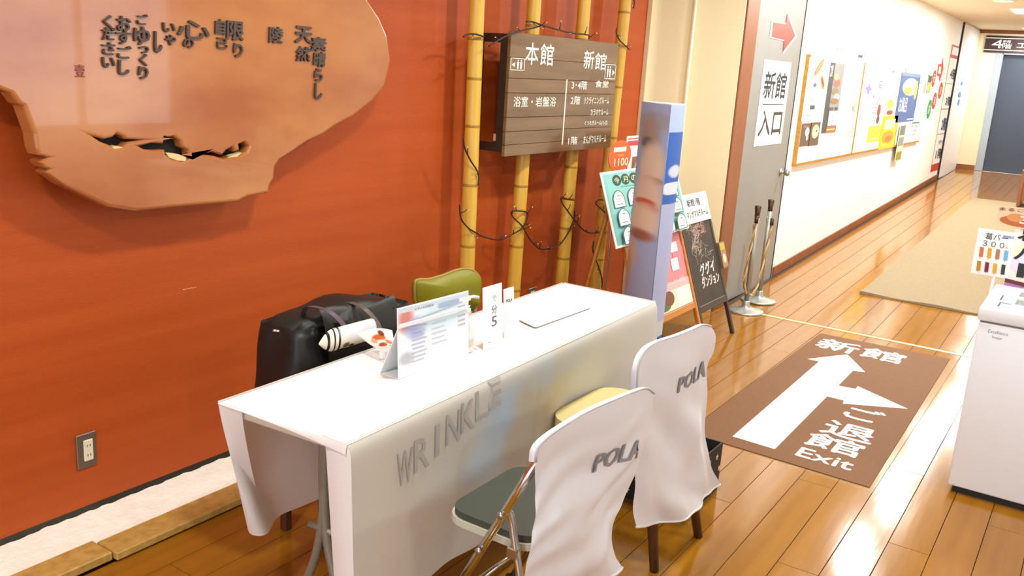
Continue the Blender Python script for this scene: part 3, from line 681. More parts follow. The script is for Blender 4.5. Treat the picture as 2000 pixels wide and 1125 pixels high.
# coloured stickers beyond the boards
def sticker(name, label, poly_px, col, els=None, ell=None):
    if ell:
        c = at_y(ell[0], ell[1], YC); a = at_y(ell[0]+ell[2], ell[1], YC); d = at_y(ell[0], ell[1]-ell[3], YC)
        t = thing(name, (c.x, YC, c.z-(d.z-c.z)), label, 'sticker', 'round stickers between the boards and the white door')
        b_ = MB().use(flat(col)); pts_ = [(c.x+(a.x-c.x)*math.cos(i*math.pi/12), c.z+(d.z-c.z)*math.sin(i*math.pi/12)) for i in range(24)]
        obj('sheet', b_.prism(FC, pts_, 0, .003), None, t)
        tb = MB().use(flat('#f2f0ea')); s_ = els or '湯'
        tb.text(FC, s_, c.x-(a.x-c.x)*.5, c.z-(d.z-c.z)*.5, c.x+(a.x-c.x)*.5, c.z+(d.z-c.z)*.5, .0035); obj('lettering', tb, None, t)
k3 = lambda x, y: (1660+x/4.017, 60+y/4.017)
for (x, y, rx, ry), col, s_, lab in (((657, 375, 12, 70), '#b8402c', '天', 'red oval sticker nearest the notice boards, highest of its row'), ((709, 470, 13, 66), '#bf4630', '泉', 'red oval sticker right below the arrow sticker'), ((661, 550, 14, 66), '#b8482f', '湯', 'lowest of the red oval stickers, above the green one'), ((620, 615, 15, 76), '#2f8a48', '営業中', 'green oval sticker beside the farthest notice board')):
    cxp, cyp = k3(x, y); sticker('oval_sticker', lab, None, col, s_, (cxp, cyp, rx/4.017, ry/4.017))
pp = [at_y(*k3(x, y), YC) for x, y in ((728, 210), (731, 300), (702, 402), (697, 356), (680, 350), (692, 262), (718, 260))]
t = thing('arrow_sticker', (pp[0].x, YC, pp[2].z), 'red arrow sticker with a white panel near the white door', 'sticker')
obj('sheet', MB().use(flat('#cf4a2e')).prism(FC, [(q.x, q.z) for q in pp], 0, .003), None, t)
ii = [at_y(*k3(x, y), YC) for x, y in ((698, 280), (714, 282), (708, 338), (690, 335))]
obj('print', MB().use(flat('#f6f4ee')).poly(FC, [(q.x, q.z) for q in ii], .0036), None, t)
# tall floor-guide banner
u0 = at_y(*k3(715, 600), YC).x; u1 = at_y(*k3(797, 590), YC).x; v0 = at_y(*k3(672, 1095), YC).z; v1 = at_y(*k3(828, 115), YC).z
sheet('guide_banner', 'tall white floor guide banner with red ends beside the white door', 'banner', FC, u0, v0, u1, v1, '#f7f6f4', [('r', 0, .9, 1, 1, '#b8505a'), ('r', .1, .925, .9, .985, '#f6f0f0'), ('r', 0, 0, 1, .06, '#c73a2e'), ('r', .0, .06, .03, .9, '#4a4a55'), ('r', .97, .06, 1, .9, '#4a4a55'),
      ('t', '4階', .3, .74, .75, .82, '#30343c', .03), ('r', .05, .7, .95, .704, '#5a5a60'), ('t', '3階', .3, .53, .8, .6, '#23283a', .03), ('r', .05, .5, .95, .504, '#5a5a60'), ('t', '2階', .3, .33, .7, .43, '#2d4a86', .03), ('r', .05, .3, .95, .304, '#5a5a60'), ('t', '1階', .25, .1, .85, .18, '#38302e', .03), ('t', '受付', .3, .22, .8, .25, '#8a8a90')])
# lift sign on the far wall
FX = Fr((XE, 0, 0), (0, -1, 0), (0, 0, 1))
yl = at_x(1924, 86, XE).y; zt = at_x(1927, 69, XE).z; zb = at_x(1924, 102, XE).z
t = thing('lift_sign', (XE, yl-1.0, zb), 'dark brown lift sign with white characters above the lift', 'sign')
W_ = 2.05; U0 = -yl; hh = zt-zb
obj('panel', MB().use(flat('#3a2423')).fbox(FX, U0, U0+W_, zb, zt, 0, .03, .003), None, t)
lw = MB().use(flat('#f2efec'))
for a in (.13, .83): lw.rect(FX, U0, zb+hh*a, U0+W_, zb+hh*(a+.045), .0315)
lw.text(FX, '4', U0+.10, zb+hh*.27, U0+.25, zb+hh*.76, .032); lw.text(FX, '新館', U0+.25, zb+hh*.60, U0+.36, zb+hh*.76, .032); lw.text(FX, '階', U0+.25, zb+hh*.25, U0+.38, zb+hh*.57, .032)
lw.text(FX, 'エレベーター', U0+.45, zb+hh*.3, U0+1.5, zb+hh*.66, .032)
obj('lettering', lw, None, t)

# ================================================================== FLOOR THINGS
m3 = lambda x, y: (1340+x/2.9607, 600+y/2.9607)
FZ = Fr((0, 0, 0), (0, -1, 0), (1, 0, 0))          # floor plane read from the hall: right = -Y, up = +X
def fl(l): return [(-at_z(*q).y, at_z(*q).x) for q in l]
t = thing('floor_mat', at_z(1600, 800), 'brown floor mat with white arrows and exit lettering', 'mat')
matc = [(1341, 845), (1602, 652), (1855, 702), (1698, 953)]
obj('mat_sheet', MB().use(mat('brown_mat', '#71481f', .75, noise=80, c2='#784d24')).prism(FZ, fl(matc), .001, .004), None, t)
obj('clear_film', MB().use(mat('clear_film', '#d8c090', .12, alpha=.12)).prism(FZ, fl([(1341, 845), (1602, 652), (1874, 705), (1713, 966), (1690, 958)]), .0002, .0008), None, t)
arrow = [(932, 277), (700, 303), (768, 318), (268, 752), (512, 826), (815, 520), (912, 544), (905, 562), (1281, 592), (992, 461), (979, 477), (880, 458), (965, 371), (1036, 381)]
obj('arrow_print', MB().use(flat('#f8f8f8')).poly(FZ, fl([m3(*q) for q in arrow]), .0046), None, t)
for s_, L_, R_, T_, B_ in (('新', (760, 212), (1000, 246), (901, 203), (859, 255)), ('館', (1020, 258), (1266, 296), (1164, 258), (1122, 310)), ('ご', (915, 615), (1150, 632), (1060, 598), (1010, 660)),
                           ('退', (790, 700), (1080, 775), (966, 687), (904, 760)), ('館', (700, 758), (1030, 818), (900, 765), (836, 838)), ('Exit', (640, 848), (965, 925), (823, 857), (785, 905))):
    P = [at_z(*m3(*q)) for q in (L_, R_, T_, B_)]
    obj('lettering', MB().use(flat('#f8f8f8')).text(FZ, s_, -P[0].y, P[3].x, -P[1].y, P[2].x, .0046, bold=.022 if s_ != 'Exit' else .02), None, t)

# ---- stanchions and rope
m_st = mat('satin_steel', '#a9aca4', .32, metal=.6)
SP = [(6.05, 1.965), (6.385, 1.985)]
for (x, y), lab in zip(SP, ('steel rope stanchion on a round base, the one nearer the chalkboard', 'steel rope stanchion on a round base, the one nearer the white corridor wall')):
    z0 = ramp(x)
    t = thing('rope_stanchion', (x, y, z0), lab, 'stanchion', 'rope stanchions by the grey door')
    obj('base', MB().use(m_st).lathe((x, y, z0), [(.128, 0), (.128, .008), (.115, .014), (.06, .024), (.035, .034), (.026, .05), (.024, .075), (.018, .08)], 32), None, t)
    obj('pole', MB().use(m_st).tube([(x, y, z0+.07), (x, y, z0+.70)], .0165, 16), None, t)
    obj('cap', MB().use(mat('dark_chrome', '#5b4a3c', .25, metal=.8)).lathe((x, y, z0+.66), [(.015, 0), (.018, .02), (.017, .035), (.024, .09), (.02, .094)], 20), None, t)
    for sg in (-1, 1):
        obj('hook', MB().use(m_st).tube([(x+sg*.015, y, z0+.60), (x+sg*.04, y, z0+.598), (x+sg*.05, y, z0+.615), (x+sg*.048, y, z0+.635)], .005, 8, 4), None, t)
rp = [(1477, 436), (1472, 460), (1464, 492), (1457, 525), (1453, 550), (1457, 570), (1466, 577), (1474, 569), (1482, 548), (1490, 515), (1497, 485), (1503, 460), (1507, 440)]
RY = [1.995, 2.0, 2.01, 2.02, 2.03, 2.035, 2.03, 2.02, 2.015, 2.01, 2.005, 2.0, 1.995]
pts = catmull([at_y(x, y, Y_-.06) if i < 5 else at_y(x, y, Y_-.07) for i, ((x, y), Y_) in enumerate(zip(rp, RY))], 8)
t = thing('barrier_rope', pts[50], 'cream twisted rope hanging in a loop between the two steel stanchions', 'rope')
for ph in (0, math.pi):
    hel = []
    for i, p_ in enumerate(pts):
        d = (pts[min(i+1, len(pts)-1)]-pts[max(i-1, 0)]).normalized(); e1 = d.cross(Vector((0, 1, 0))).normalized(); e2 = d.cross(e1); a = i*.55+ph
        hel.append(p_+(e1*math.cos(a)+e2*math.sin(a))*.0048)
    obj('strand', MB().use(mat('rope_cream' if ph == 0 else 'rope_tan', '#d9bf86' if ph == 0 else '#a98550', .8)).tube(hel, .0058, 8), None, t)
for e in (pts[0], pts[-1]):
    obj('rope_end', MB().use(mat('dark_chrome', '#5b4a3c', .25, metal=.8)).tube([e+Vector((0, 0, .05)), e], .013, 12), None, t)

# ---- leaning A-frame boards
K = .348; SL = math.sqrt(1+K*K)
def lean_fr(y0): return Fr((0, y0, 0), (1, 0, 0), (0, K, 1))
# chalkboard
FA = lean_fr(1.82); xa0, xa1 = 4.985, 5.46
t = thing('chalkboard_easel', ((xa0+xa1)/2, 1.82, 0), 'dark A-frame chalkboard with chalk drawing beside the grey door', 'easel board')
m_dk = mat('dark_easel_wood', '#3a2a20', .45)
obj('board', MB().use(mat('chalkboard', '#2d2720', .55, noise=6, c2='#383128')).fbox(FA, xa0+.02, xa1-.02, .24*SL, .87*SL, -.016, -.004), None, t)
for a, c in ((xa0, xa0+.028), (xa1-.028, xa1)): obj('front_leg', MB().use(m_dk).fbox(FA, a, c, .004, .885*SL, -.024, 0, .003), None, t)
obj('bottom_rail', MB().use(m_dk).fbox(FA, xa0+.028, xa1-.028, .205*SL, .245*SL, -.024, 0, .003), None, t)
obj('top_rail', MB().use(m_dk).fbox(FA, xa0+.028, xa1-.028, .855*SL, .885*SL, -.024, 0, .003), None, t)
for a in (xa0+.004, xa1-.03):
    obj('rear_leg', MB().use(m_dk).tube([(a+.013, 2.14, .86), (a+.013, 2.345, .012)], .013, 4), None, t)
ch = MB().use(flat('#b88a80'))
def scribble(cx, cy, rx, ry, n, col, seed, w=.0016):
    rnd = random.Random(seed); b_ = MB().use(flat(col))
    for k in range(n):
        a0 = rnd.uniform(0, 6.28); r0 = rnd.uniform(.15, .9); x_, y_ = cx+rx*r0*math.cos(a0), cy+ry*r0*math.sin(a0); hd = rnd.uniform(0, 6.28); cv = rnd.uniform(-1.2, 1.2); L_ = []
        for s_ in range(7):
            L_.append(FA.p(x_, y_, -.0035)); x_ += math.cos(hd)*rx*.16; y_ += math.sin(hd)*ry*.16; hd += cv*.5
        b_.tube(L_, w, 4)
    return b_
obj('chalk_drawing', scribble(5.18, .66*SL, .10, .10, 46, '#b59a8c', 3), None, t, kind='stuff')
obj('chalk_drawing', scribble(5.28, .70*SL, .07, .07, 24, '#c98f88', 5), None, t, kind='stuff')
obj('chalk_drawing', scribble(5.14, .55*SL, .06, .07, 16, '#b8a898', 8), None, t, kind='stuff')
obj('chalk_drawing', scribble(5.3, .5*SL, .09, .08, 8, '#a89a8a', 11), None, t, kind='stuff')
obj('chalk_line', MB().use(flat('#c9b84a')).tube([FA.p(5.05, .68*SL, -.003), FA.p(5.09, .70*SL, -.003), FA.p(5.14, .715*SL, -.003)], .002, 4), None, t)
for s_, bx, co in (('ググイ', (5.13, .405, 5.36, .475), '#f2ece4'), ('ダンジョン', (5.12, .335, 5.40, .40), '#f0dcd6')):
    obj('chalk_lettering', MB().use(flat(co)).text(FA, s_, bx[0], bx[1]*SL, bx[2], bx[3]*SL, -.0032, bold=.025), None, t)
sheet('paper_notice', 'white paper notice taped over the top of the dark chalkboard', 'notice', FA, 5.0, .715*SL, 5.455, .885*SL, '#f8f8f4', [('t', '新館1階', .28, .56, .72, .82, '#2a2a28', .02), ('t', 'マンガマルチルーム', .2, .18, .92, .42, '#2a2a28', .02)], n0=.001)
obj('leaflet_pocket', MB().use(flat('#7a6a52')).fbox(FA, xa1+.002, xa1+.09, .40*SL, .56*SL, -.02, .015, .002), None, t)
pk = MB().use(flat('#b8a23c')).rect(FA, xa1+.006, .51*SL, xa1+.086, .555*SL, .0155); pk.use(flat('#a87a5a')).rect(FA, xa1+.006, .41*SL, xa1+.086, .505*SL, .0155); pk.use(flat('#e2c9b0')).ell(FA, xa1+.045, .46*SL, .025, .03, .016)
obj('leaflet', pk, None, t)
# amber poster easel with pink poster
FP = lean_fr(1.80); xp0, xp1 = 4.2, 4.94
t = thing('poster_easel', ((xp0+xp1)/2, 1.80, 0), 'amber wooden A-frame easel carrying a pink poster behind the pillar', 'easel board')
for a, c in ((xp0, xp0+.03), (xp1-.03, xp1)): obj('front_leg', MB().use(m_amber_wood).fbox(FP, a, c, .004, 1.0*SL, -.024, 0, .004), None, t)
obj('bottom_rail', MB().use(m_amber_wood).fbox(FP, xp0+.03, xp1-.03, .262*SL, .30*SL, -.024, 0, .004), None, t)
obj('top_rail', MB().use(m_amber_wood).fbox(FP, xp0+.03, xp1-.03, .97*SL, 1.0*SL, -.024, 0, .004), None, t)
for a in (xp0+.015, xp1-.015): obj('rear_leg', MB().use(m_amber_wood).tube([(a, 2.15, .96), (a-.02, 2.345, .014)], .014, 4), None, t)
obj('backing_panel', MB().use(flat('#7a4a20')).fbox(FP, xp0+.028, xp1-.028, .29*SL, .98*SL, -.022, -.012), None, t)
sheet('pink_poster', 'pink poster with white panels held in the amber easel', 'poster', FP, xp0+.03, .302*SL, xp1-.03, .965*SL, '#d98588', [('r', 0, 0, 1, .16, '#e9dfc4'), ('e', .35, .1, .2, .05, '#c2a02c'), ('e', .45, .06, .12, .05, '#5a6a3a'), ('e', .55, .1, .1, .06, '#7a4a32'), ('r', .7, .0, 1, .15, '#efe8d8'),
      ('e', .9, .42, .12, .1, '#dd7f86'), ('t', 'かんたん登録', .58, .2, .92, .235, '#f4dadc'), ('r', 0, .16, 1, .22, '#e6b0b0'), ('r', .72, .3, .86, .4, '#f6f2ee'), ('r', .76, .45, .9, .53, '#f6f2ee')], n0=-.011)
# teal bath-schedule poster propped on the easel
FT = lean_fr(1.765)
xt0 = at_lean(1172, 345, 1.765, K).x; xt1 = at_lean(1343, 438, 1.765, K).x; zt0 = at_lean(1270, 467, 1.765, K).z; zt1 = at_lean(1205, 333, 1.765, K).z
els = [('r', .02, .03, .98, .97, '#7dbdb4')]
for i, c_ in enumerate('今月のお湯'): els += [('e', .17+.105*i, .87, .052, .075, '#123a2c'), ('t', c_, .14+.105*i, .83, .2+.105*i, .91, '#d9e8a0')]
els += [('r', .2, .775, .7, .782, '#5f9a94')]
for r_, n_ in ((0, 5), (1, 5), (2, 5)):
    for i in range(n_):
        cx_, cy_ = .145+.178*i, .62-.245*r_
        P_ = [(-.062, -.105), (.062, -.105), (.062, .02), (.05, .065), (.025, .1), (0, .115), (-.025, .1), (-.05, .065), (-.062, .02)]
        els += [('p', [(cx_+a*1.14, cy_+c_*1.08) for a, c_ in P_], '#2f5f50'), ('p', [(cx_+a*.98, cy_+c_*.96) for a, c_ in P_], '#eff4ea'), ('r', cx_-.012, cy_+.04, cx_+.02, cy_+.055, '#c05a4a'), ('r', cx_-.04, cy_-.0, cx_+.04, cy_+.008, '#8a9a90'), ('r', cx_-.03, cy_-.03, cx_+.03, cy_-.022, '#9aa8a0'), ('r', cx_-.035, cy_-.07, cx_+.035, cy_-.058, '#6f7f78')]
sheet('teal_poster', 'teal monthly bath poster with rows of white tag shapes on the easel', 'poster', FT, xt0, zt0*SL, xt1, zt1*SL, '#f2f7f4', els, th=.004, n0=.0)
obj_last = None
for xx in (xp0+.1, xp1-.1):
    obj('clip', MB().use(m_steel).fbox(FP, xx, xx+.03, .70*SL, .73*SL, 0, .034), None, t)
# oval price card and red-bordered poster on slim stands
def slim_stand(x, y, ztop, label):
    t_ = thing('card_stand', (x, y, 0), label, 'stand')
    obj('base', MB().use(m_steel).lathe((x, y, 0), [(.055, 0), (.055, .006), (.012, .014), (.006, .02)], 20), None, t_)
    obj('rod', MB().use(m_steel).tube([(x, y, .012), (x, y, ztop)], .005, 8), None, t_)
    return t_
YO = 2.26; c = at_y(1210, 305, YO); rx = at_y(1231, 305, YO).x-c.x; rz = at_y(1210, 274, YO).z-c.z
slim_stand(c.x, YO+.012, c.z+.02, 'slim steel stand carrying the orange oval card')
t = thing('price_card', (c.x, YO, c.z-rz), 'orange oval price card standing above the teal poster', 'price card')
FO = frY(YO)
obj('sheet', MB().use(flat('#e0632e')).prism(FO, [(c.x+rx*math.cos(i*math.pi/16), c.z+rz*math.sin(i*math.pi/16)) for i in range(32)], 0, .004), None, t)
obj('print_patch', MB().use(flat('#f8e0c0')).rect(FO, c.x-rx*.62, c.z+rz*.28, c.x+rx*.5, c.z+rz*.58, .0046), None, t)
obj('print_patch', MB().use(flat('#f8f4ee')).rect(FO, c.x-rx*.52, c.z+rz*.33, c.x+rx*.42, c.z+rz*.53, .005), None, t)
obj('lettering', MB().use(flat('#f4dc6a')).text(FO, '10分', c.x-rx*.2, c.z-rz*.02, c.x+rx*.3, c.z+rz*.16, .005), None, t)
obj('lettering', MB().use(flat('#f8eecb')).text(FO, '1100', c.x-rx*.5, c.z-rz*.62, c.x+rx*.75, c.z-rz*.12, .005, bold=.02), None, t)
YR = 2.315; q = at_y(1224, 266, YR); q2 = at_y(1236, 342, YR)
slim_stand(q.x+.25, YR+.014, q.z-.02, 'slim steel stand carrying the red bordered poster')
sheet('red_border_poster', 'white poster with red top band half hidden behind the pillar', 'poster', frY(YR), q.x, q.z-.40, q.x+.5, q.z, '#f6f0ea', [('r', .03, .86, .97, .93, '#c8483a'), ('r', .03, .95, .97, .97, '#d86a5a'), ('r', .18, .35, .9, .7, '#8a5a44'), ('e', .4, .55, .15, .1, '#c9a080'), ('r', .03, .03, .07, .9, '#c8483a'), ('p', [(.05, .05), (.35, .05), (.1, .3)], '#7a58a0')], n0=.001)

# ---- promotional pillar
XPil = 3.93
yS = at_x(1306, 260, XPil-.07).y; yL = at_x(1248, 260, XPil+.05).y; yR = at_x(1334, 260, XPil+.08).y; zP = at_x(1300, 203, XPil).z
S_, L_, R_ = Vector((XPil-.07, yS, 0)), Vector((XPil+.05, yL, 0)), Vector((XPil+.08, yR, 0))
t = thing('promotional_pillar', ((S_+L_+R_)/3), 'tall lavender and blue paper pillar printed with a face, past the table end', 'display')
def face_pts(A, B, bulge):
    d = (B-A); n_ = Vector((d.y, -d.x, 0)).normalized(); cen = (S_+L_+R_)/3
    if ((A+B)/2+n_*.01-cen).length < ((A+B)/2-cen).length: n_ = -n_
    return lambda u, v: A+d*u+n_*(bulge*4*u*(1-u))+Vector((0, 0, .004+(zP-.004)*v))
m_face = blob_mat('pillar_face_print', '#a3aed2', [(.55, .945, .6, .03, '#9aa0b0', .6, 2), (.45, .90, .35, .06, '#a58f86', .9, 2), (.42, .875, .22, .018, '#6a5f68', .8, 2), (.62, .80, .38, .075, '#d9c3ad', .7, 2), (.66, .755, .3, .014, '#8a6258', .8, 2), (.55, .70, .45, .075, '#dbc0ab', .7, 2), (.5, .682, .34, .013, '#c0503a', .7, 2), (.62, .665, .3, .016, '#c87a62', .8, 2), (.5, .62, .5, .055, '#e0c8b0', .8, 2), (.45, .572, .45, .02, '#9a6456', .9, 2), (.2, .50, .2, .05, '#c9ad98', .9, 2), (.1, .44, .14, .06, '#b59c90', .9, 2), (.5, .13, 2, .155, '#bfc3cb', .04, 6)])
m_side = blob_mat('pillar_side_print', '#aab2d4', [(.5, .955, 2, .05, '#a9bbdc', .1, 6), (.55, .80, 2, .115, '#2f62b4', .12, 6), (.6, .79, .4, .02, '#c9d2e4', .5, 2), (.6, .735, .6, .02, '#d6dbe8', .4, 4), (.5, .13, 2, .155, '#c3c8d2', .04, 6), (.5, .09, 2, .14, '#1c4ba6', .05, 6)])
obj('front_panel', MB().use(m_face).grid(face_pts(L_, S_, .018), 14, 40), None, t, label='lavender panel with part of a printed face')
obj('side_panel', MB().use(m_side).grid(face_pts(S_, R_, .008), 10, 40), None, t, label='blue side panel')
obj('rear_panel', MB().use(flat('#aab2d4')).grid(face_pts(R_, L_, .02), 10, 20), None, t)
edge = face_pts(L_, S_, .018); e2 = face_pts(S_, R_, .008); e3 = face_pts(R_, L_, .02)
ring = [edge(i/10, 1) for i in range(10)]+[e2(i/8, 1) for i in range(8)]+[e3(i/10, 1) for i in range(10)]
cap_ = MB().use(flat('#e9eaf0')); cap_.add(ring+[p_+Vector((0, 0, .004)) for p_ in ring], [list(range(28, 56))]+[[i, (i+1) % 28, (i+1) % 28+28, i+28] for i in range(28)]); obj('top_cap', cap_, None, t)
ring0 = [Vector((p_.x, p_.y, 0)) for p_ in ring]
cap_ = MB().use(flat('#c9ccd6')); cap_.add(ring0+[p_+Vector((0, 0, .005)) for p_ in ring0], [list(range(28, 56)), list(range(27, -1, -1))]+[[i, (i+1) % 28, (i+1) % 28+28, i+28] for i in range(28)]); obj('bottom_cap', cap_, None, t)
dS = (S_-L_).normalized()
FPi = Fr(L_+Vector((0, 0, 0)), dS, (0, 0, 1))
for s_, bx in (('を', (.055, .300, .075, .325)), ('たけ！', (.05, .255, .13, .28))):
    obj('lettering', MB().use(m_ink).text(FPi, s_, bx[0], bx[1], bx[2], bx[3], .0195), None, t)
obj('seam', MB().use(mat('seam_grey', '#7a808e', .5)).tube([S_+Vector((0, 0, .005)), S_+Vector((0, 0, zP))], .002, 6), None, t)

# ---- chest freezer with signs
fx0, fx1, fy0, fy1 = 3.86, 4.40, -.62, .325
m_fz = mat('freezer_white', '#f0f6fc', .28, spec=.5)
t = thing('chest_freezer', ((fx0+fx1)/2, (fy0+fy1)/2, 0), 'white chest freezer with a glass lid at the right edge', 'freezer')
obj('plinth', MB().use(m_black).box(fx0+.02, fx1-.02, fy0+.02, fy1-.02, 0, .035), None, t)
obj('cabinet', MB().use(m_fz).box(fx0, fx1, fy0, fy1, .03, .728, .008, seg=2), None, t)
ld = MB().use(m_fz); wx0, wx1, wy0, wy1 = fx0+.17, fx1-.06, fy0+.1, fy1-.10
ld.box(fx0-.006, wx0, fy0-.006, fy1+.006, .735, .787, .006, seg=2); ld.box(wx1, fx1+.004, fy0-.006, fy1+.006, .735, .787, .006, seg=2)
ld.box(wx0-.004, wx1+.004, wy1, fy1+.006, .735, .787, .004); ld.box(wx0-.004, wx1+.004, fy0-.006, wy0, .735, .787, .004)
lid = obj('lid_frame', ld, None, t)
obj('gasket', MB().use(mat('gasket_grey', '#7d828a', .6)).box(fx0+.004, fx1-.004, fy0+.004, fy1-.004, .727, .736), None, t)
obj('glass_pane', MB().use(mat('freezer_glass', '#cfd6d4', .06, alpha=.35)).box(wx0, wx1, wy0, wy1, .776, .78), None, t)
obj('sliding_rail', MB().use(mat('cream_strip', '#eeeede', .4)).box((wx0+wx1)/2-.02, (wx0+wx1)/2+.02, wy0, wy1, .776, .786, .002), None, t)
obj('handle_groove', MB().use(mat('groove_dark', '#4c5158', .6)).box(fx0+.07, fx0+.15, fy1-.055, fy1-.049, .787, .7885), None, lid)
obj('handle_groove', MB().use(mat('groove_dark', '#4c5158', .6)).box(fx0+.145, fx0+.15, fy1-.09, fy1-.049, .787, .7885), None, lid)
obj('handle_groove', MB().use(mat('groove_dark', '#4c5158', .6)).box(fx0+.2, fx0+.3, fy1-.05, fy1-.044, .787, .7885), None, lid)
FFz = Fr((fx0, 0, 0), (0, -1, 0), (0, 0, 1))
obj('badge', MB().use(flat('#8f96a2')).text(FFz, 'Excellence', -.285, .692, -.215, .706, .0012), None, t)
obj('badge', MB().use(flat('#8f96a2')).text(FFz, 'freezer', -.268, .672, -.232, .684, .0012), None, t)
for i, (yy, col) in enumerate(((.15, '#e8e2c8'), (.02, '#d8dccf'), (-.12, '#e6d2c0'), (-.3, '#cfd8dc'))):
    bag_ = thing('frozen_packet', (fx0+.32, yy, .729), 'wrapped frozen dessert packet inside the freezer, %s' % ('closest to the left end', 'second from the left end', 'third from the left end', 'fourth from the left end')[i], 'packet', 'packets inside the freezer')
    obj('wrapper', MB().use(flat(col)).box(fx0+.22, fx0+.42, yy-.05, yy+.05, .729, .762, .012, seg=2), None, bag_)
    obj('packet_label', MB().use(flat(('#5a5f4a', '#8a5a4a', '#4a6a5a', '#6a5a7a')[i])).box(fx0+.25, fx0+.33, yy-.025, yy+.025, .7622, .763), None, bag_)
# signs on the freezer
FSg = Fr((4.405, 0, 0), (0, -1, 0), (0, 0, 1))
q0 = at_x(1904, 447, 4.405); q1 = at_x(1976, 540, 4.405); u0, u1 = -(at_x(1903, 492, 4.405).y), -(at_x(1977, 495, 4.405).y); v0, v1 = at_x(1938, 539, 4.405).z, at_x(1942, 449, 4.405).z
bars = ['#c8763a', '#d9a21c', '#b07a5a', '#74b4dc', '#b88a1e', '#7a2438', '#dba61e', '#343a36']
els = [('t', '葛バー', .22, .78, .82, .92, '#3c3c40'), ('t', '３００', .18, .63, .76, .75, '#3c3c40'), ('t', '円', .8, .635, .86, .68, '#9aa4b0'), ('t', '期間限定', .68, .86, .97, .92, '#3a78b4')]
for i, col in enumerate(bars):
    a = .12+.22*(i % 4); bb = .38 if i < 4 else .07
    els += [('r', a+.055, bb-.035, a+.075, bb, '#c9b08a'), ('p', [(a+.01, bb+.22), (a+.115, bb+.215), (a+.13, bb), (a+.025, bb)], col)]
sheet('price_sign', 'white price sign with eight ice bars standing behind the freezer', 'price sign', FSg, u0, v0, u1, v1, '#fafafa', els, n0=.0)
st_ = thing('sign_holder', (4.412, -(u0+u1)/2-.02, .0), 'thin white holder post of the ice bar price sign', 'stand')
obj('rod', MB().use(m_wplastic).tube([(4.412, -(u0+u1)/2-.02, .012), (4.412, -(u0+u1)/2-.02, v0+.1)], .006, 8), None, st_)
obj('base', MB().use(m_wplastic).lathe((4.424, -(u0+u1)/2-.02, 0), [(.018, 0), (.018, .012)], 12), None, st_)
FSg2 = Fr((4.45, 0, 0), (0, -1, 0), (0, 0, 1)); a = -at_x(1974, 490, 4.45).y; z_a = at_x(1985, 545, 4.45).z; z_b = at_x(1990, 436, 4.45).z
t2 = sheet('ice_bar_poster', 'large pale poster with huge black brush characters at the right edge behind the freezer', 'poster', FSg2, a, z_a-.05, a+.42, z_b, '#f4efe6', [('e', .5, .55, .5, .3, '#f6f0c8'), ('e', .25, .4, .25, .2, '#eadff0'), ('r', 0, .0, 1, .13, '#b87ac8'), ('p', [(0, .16), (.4, .10), (1, .13), (1, .10), (.3, .06), (0, .10)], '#6a3a30')], n0=0)
for s_, bx in (('葛', (.04, .74, .3, .98)), ('バ', (.04, .47, .3, .68)), ('ー', (.1, .2, .16, .42))):
    w_ = .42; h_ = z_b-(z_a-.05)
    obj('lettering', MB().use(flat('#26282c')).text(FSg2, 'ー' if s_ == 'ー' else s_, a+w_*bx[0], z_a-.05+h_*bx[1], a+w_*bx[2], z_a-.05+h_*bx[3], .005, bold=.03), None, t2)
st_ = thing('poster_stand', (4.465, -a-.2, 0), 'thin post carrying the large poster behind the freezer', 'stand')
obj('rod', MB().use(m_wplastic).tube([(4.462, -a-.2, .01), (4.462, -a-.2, z_b+.1)], .008, 8), None, st_); obj('base', MB().use(m_wplastic).lathe((4.478, -a-.2, 0), [(.02, 0), (.02, .014)], 12), None, st_)
a = -at_x(1963, 425, 4.44).y; z_a = at_x(1980, 441, 4.44).z; z_b = at_x(1985, 401, 4.44).z
sheet('dessert_card', 'tilted orange-brown dessert card above the price sign at the right edge', 'price card', Fr((4.44, 0, 0), (0, -1, .03), (0, .03, 1)), a, z_a, a+.3, z_b, '#efc9a4', [('e', .4, .35, .36, .3, '#b8683a'), ('e', .25, .5, .12, .2, '#d8945a'), ('t', 'まるごと', .02, .8, .45, .95, '#3a2a20'), ('t', '3', .3, .25, .42, .6, '#f8f4ee', .03)], n0=.0)
# far bench at the right edge of the corridor
bx0 = 12.7; zb_ = ramp(bx0+.2)
t = thing('wooden_bench', (bx0+.2, .5, ramp(bx0)), 'brown wooden bench end on the corridor carpet at the right edge', 'bench')
yb = at_z(1990, 398, ramp(bx0)+.013).y
obj('end_panel', MB().use(m_brown_wood).box(bx0, bx0+.4, yb-.04, yb, ramp(bx0+.4)+.016, ramp(bx0)+.44, .004), None, t)
obj('end_panel', MB().use(m_brown_wood).box(bx0, bx0+.4, yb-1.2, yb-1.16, ramp(bx0+.4)+.016, ramp(bx0)+.44, .004), None, t)
obj('seat_board', MB().use(m_brown_wood).box(bx0-.01, bx0+.41, yb-1.21, yb+.0, ramp(bx0)+.44, ramp(bx0)+.475, .004), None, t)
obj('front_board', MB().use(m_brown_wood).box(bx0+.01, bx0+.03, yb-1.16, yb-.04, ramp(bx0)+.1, ramp(bx0)+.44, .002), None, t)

